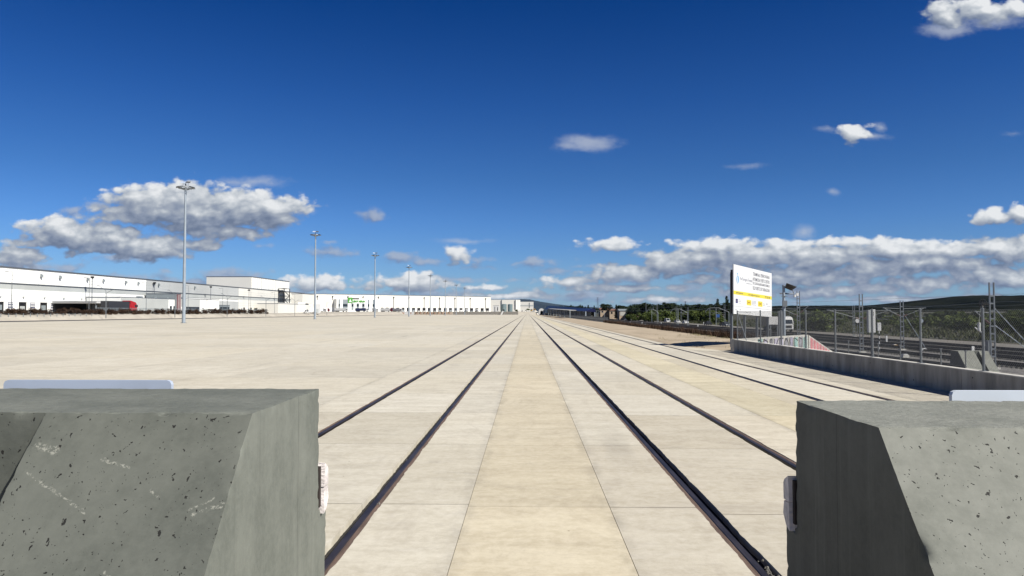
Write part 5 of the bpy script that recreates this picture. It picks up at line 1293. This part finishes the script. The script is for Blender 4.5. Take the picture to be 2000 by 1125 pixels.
def tree_proto(kind, seed):
    r_ = random.Random(seed); L = []
    if kind == 'round':
        H = 8; L = [(r_.uniform(-2.2, 2.2), r_.uniform(-2.2, 2.2), r_.uniform(3.2, 7.0), r_.uniform(1.0, 2.0), r_.uniform(.8, 1.5)) for _ in range(14)]; m = M_foldark; n = 2600; s = .26
    elif kind == 'pine':
        H = 9; L = [(r_.uniform(-2.6, 2.6), r_.uniform(-2, 2), r_.uniform(5.6, 8.2), r_.uniform(1.0, 1.8), r_.uniform(.5, .9)) for _ in range(12)]; m = M_foldark; n = 2200; s = .24
    elif kind == 'conifer':
        H = 8; L = [(r_.uniform(-.2, .2), r_.uniform(-.2, .2), 1.2 + k * .85, 1.35 * (1 - k / 9.5) + .12, .7) for k in range(8)]; m = M_foldark; n = 1500; s = .2
    elif kind == 'bush':
        H = 4; L = [(r_.uniform(-1.8, 1.8), r_.uniform(-1.5, 1.5), r_.uniform(.9, 3.0), r_.uniform(.8, 1.4), r_.uniform(.7, 1.1)) for _ in range(10)]; m = M_folmid; n = 2000; s = .2
    elif kind == 'brush':
        H = 2.6; L = [(r_.uniform(-1.6, 1.6), r_.uniform(-1, 1), r_.uniform(.3, 1.9), r_.uniform(.5, .95), r_.uniform(.4, .9)) for _ in range(9)]; m = M_folbrn; n = 1100; s = .15
    t = thing('tree' if kind in ('round', 'pine', 'conifer') else 'shrub', 'x', 'tree' if kind in ('round', 'pine', 'conifer') else 'shrub', (0, 0, -50))
    me = leaf_mesh('crown', L, n, s, m, seed); o = bpy.data.objects.new('crown' if kind != 'brush' else 'foliage', me); COL.objects.link(o); o.parent = t
    b = MB(); b.path([(0, 0, -.6), (.1, 0, H * .3), (-.1, .1, H * .55)], .22 * H / 8, 7)
    for i in range(5):
        a = r_.uniform(0, 6.28); b.tube((.1, 0, H * r_.uniform(.25, .5)), (math.cos(a) * 1.4, math.sin(a) * 1.4, H * r_.uniform(.5, .75)), .09 * H / 8, .03, 5)
    b.build('trunk' if kind not in ('bush', 'brush') else 'stems', M_trunk, t)
    return t
PR = {k: [tree_proto(k, 40 + 7 * i + len(k)) for i in range(3)] for k in ('round', 'pine', 'conifer', 'bush', 'brush')}
_used = set()
def plant(kind, px, Y, ytop, label, group, wide=1.0, zb=None):
    i = random.randrange(3); pr = PR[kind][i]; X = at(px, Y)[0]
    if zb is None: zb = gz(X, Y) - .15
    H = max(.5, zat(ytop, Y) - zb); base = {'round': 8.3, 'pine': 8.8, 'conifer': 8.0, 'bush': 3.9, 'brush': 2.5}[kind]
    s = H / base; sc = (s * wide, s * wide, s); rz = random.uniform(0, 6.28)
    if (kind, i) not in _used:
        _used.add((kind, i)); KC(pr); pr.location = (X, Y, zb); pr.rotation_euler = (0, 0, rz); pr.scale = sc; pr['label'] = label; pr['group'] = group; return pr
    o = dup(pr, (X, Y, zb), rz, label, sc); o['group'] = group; return o
random.seed(77)
G1 = 'distant trees behind the railway'
TR = [('conifer', 1098, 560, 597), ('round', 1101, 600, 596.5), ('round', 1107, 600, 595), ('conifer', 1115, 620, 594.5), ('round', 1124, 600, 594.5), ('conifer', 1130, 560, 598), ('conifer', 1137, 560, 596), ('conifer', 1143, 560, 598), ('conifer', 1149, 560, 595),
      ('round', 1158, 560, 601), ('conifer', 1160, 600, 595.5), ('conifer', 1173, 600, 597), ('pine', 1186, 520, 593), ('round', 1195, 560, 602), ('conifer', 1203, 520, 594), ('conifer', 1209, 520, 597), ('pine', 1213, 520, 595.5), ('round', 1222, 500, 596),
      ('conifer', 1231, 520, 594), ('round', 1236, 480, 599), ('round', 1243, 470, 590.5), ('round', 1251, 470, 590), ('round', 1258, 480, 594), ('conifer', 1270, 500, 593), ('round', 1277, 480, 593), ('round', 1285, 460, 597),
      ('round', 1292, 440, 592.5), ('round', 1301, 430, 590), ('pine', 1310, 430, 590.5), ('round', 1317, 430, 591), ('round', 1327, 430, 593.5), ('round', 1336, 440, 599), ('pine', 1346, 430, 594.5), ('pine', 1355, 430, 593.5), ('round', 1364, 440, 596),
      ('pine', 1373, 430, 593.5), ('pine', 1383, 430, 595), ('round', 1393, 420, 596), ('conifer', 1400, 360, 582), ('round', 1408, 380, 590), ('conifer', 1418, 360, 577), ('round', 1424, 380, 588)]
nm = {'round': 'broad dark tree', 'conifer': 'narrow pointed tree', 'pine': 'flat-topped pine', 'bush': 'light green bush'}
TR.sort(key=lambda q: -q[1]); cnt = {}
for (k, px, Y, yt) in TR:
    c = cnt.get(k, 0); cnt[k] = c + 1
    plant(k, px, Y + random.uniform(-15, 15), yt, '%s in the distant row, %s leftwards from the billboard' % (nm[k], ORD[c]), G1, wide={'round': 1.25, 'pine': 1.2, 'conifer': .85}[k])
G2 = 'light green bushes before the dark trees'
for i, (px, Y, yt, wd) in enumerate(((1287, 380, 602, 1.5), (1272, 380, 607, 1.3), (1300, 385, 604, 1.0), (1312, 390, 606, 1.2), (1349, 380, 604, 1.3), (1358, 380, 602.5, 1.2), (1367, 380, 604, 1.3), (1376, 385, 605, 1.2), (1394, 330, 604, 1.4), (1404, 320, 608, 1.3), (1330, 395, 608, 1.2), (1241, 420, 611, 1.2), (1256, 420, 610, 1.1), (1230, 425, 612, 1), (1033, 905, 602.5, 1.3), (1026, 900, 605, 1.2), (1008, 900, 604, 1.2))):
    plant('bush', px, Y, yt, 'light green bush before the distant dark trees, %s in the planting' % ORD[i] if i < 14 else ['yellowish bush near the excavator', 'small bush left of the excavator', 'bush in front of the right steel tank side'][i - 14], G2, wide=wd)
# scrub on the field behind the tracks
G3 = 'bushes on the dark field behind the railway'
rs = random.Random(21); n = 0
FB = []
for i in range(38):
    px = 1515 + i * 13.6 + rs.uniform(-4, 4); Y = rs.uniform(300, 430); FB.append((px, Y, rs.uniform(604, 611), 'bush' if rs.random() < .65 else 'round'))
for i in range(11): px = 1545 + i * 46 + rs.uniform(-16, 16); Y = rs.uniform(170, 270); FB.append((px, Y, rs.uniform(612, 624), 'bush'))
for px, Y, yt in ((1853, 190, 613), (1874, 175, 618), (1797, 210, 615), (1945, 150, 618), (1985, 140, 612), (1915, 180, 615)): FB.append((px, Y, yt, 'bush'))
FB.sort()
for i, (px, Y, yt, k) in enumerate(FB):
    ref = 'left of the wide-armed mast' if px < 1675 else ('between the two guyed masts' if px < 1925 else 'right of the tall guyed mast')
    if px < 1560: ref = 'behind the solar panel pole'
    far = 'far' if Y > 290 else 'nearer'
    FB[i] = (px, Y, yt, k, ref, far)
cc = {}
for (px, Y, yt, k, ref, far) in FB:
    key = (ref, far, k); c = cc.get(key, 0); cc[key] = c + 1
    plant(k, px, Y, yt, '%s %s on the field, %s from left %s' % (far, 'bush' if k == 'bush' else 'dark tree', ORD[c], ref), G3, wide=rs.uniform(1.1, 1.9))
# dark brown shrubs before the left warehouse
G4 = 'brown shrubs in front of the left warehouse'
rs = random.Random(31); SH = []
px = -6
while px < 246:
    if not (50 < px < 57 or 83 < px < 104): SH.append((px, rs.uniform(601, 605) if not 35 < px < 45 and not 110 < px < 130 else 600.5))
    px += rs.uniform(6.5, 9)
SH += [(60, 607), (80, 607), (98, 609)]
px = 250
while px < 520: SH.append((px, rs.uniform(601.5, 607))); px += rs.uniform(6, 10)
SH.sort()
for i, (px, yt) in enumerate(SH):
    X = -146.5; Y = X * FX / (px - VX)
    plant('brush', px, Y, yt, 'brown shrub before the left warehouse, %s from the left edge' % ORD[i], G4, wide=1.25, zb=1.55)
for k, ps in PR.items():
    for i, p_ in enumerate(ps):
        if (k, i) not in _used:
            for c in KC(p_): bpy.data.objects.remove(c)
            bpy.data.objects.remove(p_)

# brown weeds along the edge of the dirt lot, and grass tufts: nobody could count them
def tufts(name, label, pts, m, h0, h1, blades, wdt, cat='weeds'):
    r_ = random.Random(len(pts)); vs = []; fs = []
    for (x, y, z) in pts:
        H = r_.uniform(h0, h1)
        for _ in range(blades):
            a = r_.uniform(0, 6.28); ox, oy = r_.gauss(0, .14), r_.gauss(0, .14); lean = r_.uniform(.1, .6) * H; hh = H * r_.uniform(.5, 1)
            c, s = math.cos(a), math.sin(a); w = wdt * r_.uniform(.6, 1.4); k0 = len(vs); q = r_.uniform(0, 6.28)
            vs += [(x + ox - c * w, y + oy - s * w, z), (x + ox + c * w, y + oy + s * w, z), (x + ox + math.cos(q) * lean, y + oy + math.sin(q) * lean, z + hh)]; fs.append((k0, k0+1, k0+2))
    me = bpy.data.meshes.new(name); me.from_pydata(vs, [], fs); me.materials.append(m); o = bpy.data.objects.new(name, me); COL.objects.link(o)
    return tag(o, label, cat, None, 'stuff')
rs = random.Random(6); pts = []
for i in range(5200):
    y = 58 + (rs.random() ** 1.5) * 112; x = 17.2 + rs.random() ** .8 * 3.2 + .35 * mn.noise(Vector((0, y * .25, 0))); pts.append((x, y, gz(x, y) - .03))
tufts('dry_weeds', 'dense strip of brown dry weeds between the sandy ground and the tracks', pts, M_folbrn, .45, 1.0, 7, .035)
pts = []
for i in range(260):
    y = rs.uniform(46, 75); x = rs.uniform(10.5, 17) if rs.random() < .25 else rs.uniform(16.4, 17.4); pts.append((x, y, gz(x, y) - .02))
tufts('pale_grass', 'sparse pale grass tufts on the sandy ground by the weeds', pts, mat('straw', (.38, .33, .18), .9, .3, 3), .08, .28, 6, .012, 'grass')
pts = []
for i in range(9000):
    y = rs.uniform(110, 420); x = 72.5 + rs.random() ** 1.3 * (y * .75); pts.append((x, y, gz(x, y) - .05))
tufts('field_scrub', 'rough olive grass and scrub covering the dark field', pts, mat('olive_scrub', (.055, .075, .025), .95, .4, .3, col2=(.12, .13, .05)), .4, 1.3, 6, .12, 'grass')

# tan houses among the trees
for i, (p0, p1, yt, Y) in enumerate(((1172, 1188, 604.5, 545), (1190, 1208, 606.5, 540), (1209, 1229, 606.8, 500), (1230, 1258, 607, 495))):
    X0, X1 = at(p0, Y)[0], at(p1, Y)[0]; zt = zat(yt, Y); O = (X0, Y, -2)
    t = thing('house', ['tan house nearest the blue-roofed canopy, with a clay roof', 'reddish low house behind the thin railway portals', 'low house with a large pale panel among dark trees', 'long tan low building row behind the tiny white car'][i], 'house', O)
    b = MB(O); b.box(X0, X1, Y, Y + 12, -3, zt); b.build('wall', M_tan if i != 2 else M_tan, t)
    b = MB(O); b.prism([(Y - .5, zt + .003), (Y + 12.5, zt + .003), (Y + 6, zt + 1.2)], 'x', X0 - .4, X1 + .4); b.build('roof', M_rooft if i < 2 else M_greyd, t)
    for k in range(max(2, int((X1 - X0) / 4))): b = MB(O); x = X0 + 1 + k * 3.6; b.box(x, x + 1.2, Y - .06, Y - .003, zt - 2.4, zt - 1.0); b.build('window', M_dark, t)
    if i == 2: b = MB(O); b.box(X0 + .5, X0 + 5, Y - .12, Y - .07, zt - 3.4, zt - .6); b.build('pale_panel', M_grcon, t)
for i, (px, Y, yt) in enumerate(((1167, 1500, 581), (1337, 1500, 588.5))):
    t = thing('pylon', ['thin lattice pylon rising above the trees left of centre right', 'small lattice pylon above the trees behind the white cars'][i], 'pylon', at(px, Y, 0)); H = zat(yt, Y)
    t['label'] = ['thin lattice pylon rising above the pointed trees, right of the blue-roofed canopy', 'small lattice pylon above the dark trees behind the white cars'][i]
    b = MB(); 
    for sx in (-1, 1):
        for sy in (-1, 1): b.tube((sx * 2.2, sy * 2.2, 0), (sx * .4, sy * .4, H), .28, .2, 4)
    for k in range(8):
        z = H * k / 8; w_ = 2.2 - 1.8 * k / 8; b.tube((-w_, -w_, z), (w_, -w_, z + H / 8), .16, .16, 4)
    b.build('lattice_legs', M_roof, t); b = MB()
    for z in (.78, .88, .97): b.tube((-3.6, 0, H * z), (3.6, 0, H * z), .25, .25, 4)
    b.build('cross_arms', M_roof, t)

# ------------------------------------------------------------------ hills and far mountains
def ridge(name, prof, Y, depth, foot, m, rough, nsub=6, seed=0.0):
    b = MB(); pts = []
    for (x0, y0), (x1, y1) in zip(prof, prof[1:]):
        for k in range(nsub): f_ = k / nsub; pts.append((x0 + (x1 - x0) * f_, y0 + (y1 - y0) * f_))
    pts.append(prof[-1]); rows = 14; vs = []
    for j in range(rows + 1):
        v = j / rows
        for (px, py) in pts:
            X = at(px, Y)[0]; top = zat(py, Y); y = Y - foot * (1 - v) if j <= rows - 2 else Y + depth * (j - rows + 2) / 2
            if j <= rows - 2:
                w_ = j / (rows - 2); z = -4 + (top + 4) * (w_ ** 1.25); y = Y - foot * (1 - w_)
                z += rough * mn.noise(Vector((X * .004 + seed, y * .004, 0))) * math.sin(math.pi * w_) * 2 + rough * .25 * mn.noise(Vector((X * .03 + seed, y * .03, 0))) * w_ + (rough * .35 * max(0, mn.noise(Vector((X * .11 + seed, 3, 0)))) if w_ > .95 else 0)
            else: z = top - (top + 4) * (j - rows + 2) / 2 * .6
            vs.append((X, y, z))
    n = len(pts); b.add(vs, [(j*n+i, j*n+i+1, (j+1)*n+i+1, (j+1)*n+i) for j in range(rows) for i in range(n - 1)])
    return struct(b.build(name, m, None, True))
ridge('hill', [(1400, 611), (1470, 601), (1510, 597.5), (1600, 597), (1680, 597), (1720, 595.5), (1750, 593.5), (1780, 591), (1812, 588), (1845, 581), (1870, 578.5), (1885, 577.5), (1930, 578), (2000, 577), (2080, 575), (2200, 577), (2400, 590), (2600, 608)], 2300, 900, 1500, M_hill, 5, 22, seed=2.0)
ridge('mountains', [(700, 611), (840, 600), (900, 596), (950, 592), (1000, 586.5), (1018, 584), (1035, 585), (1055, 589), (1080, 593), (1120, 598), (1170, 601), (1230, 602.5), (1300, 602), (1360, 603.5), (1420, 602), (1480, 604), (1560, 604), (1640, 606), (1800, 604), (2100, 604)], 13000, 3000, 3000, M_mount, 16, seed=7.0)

# ------------------------------------------------------------------ air
hz = MB(); hz.box(-22000, 22000, -300, 20000, -12, 330); ho = hz.build('haze', M_dark); ho.data.materials.clear()
hm = bpy.data.materials.new('haze_air'); hm.use_nodes = True; hm.node_tree.nodes.clear()
pv = hm.node_tree.nodes.new('ShaderNodeVolumePrincipled'); pv.inputs['Color'].default_value = (.45, .66, 1.0, 1); pv.inputs['Density'].default_value = 9.0e-6; pv.inputs['Anisotropy'].default_value = 0.1
hout = hm.node_tree.nodes.new('ShaderNodeOutputMaterial'); hm.node_tree.links.new(pv.outputs[0], hout.inputs['Volume'])
ho.data.materials.append(hm); ho['kind'] = 'stuff'
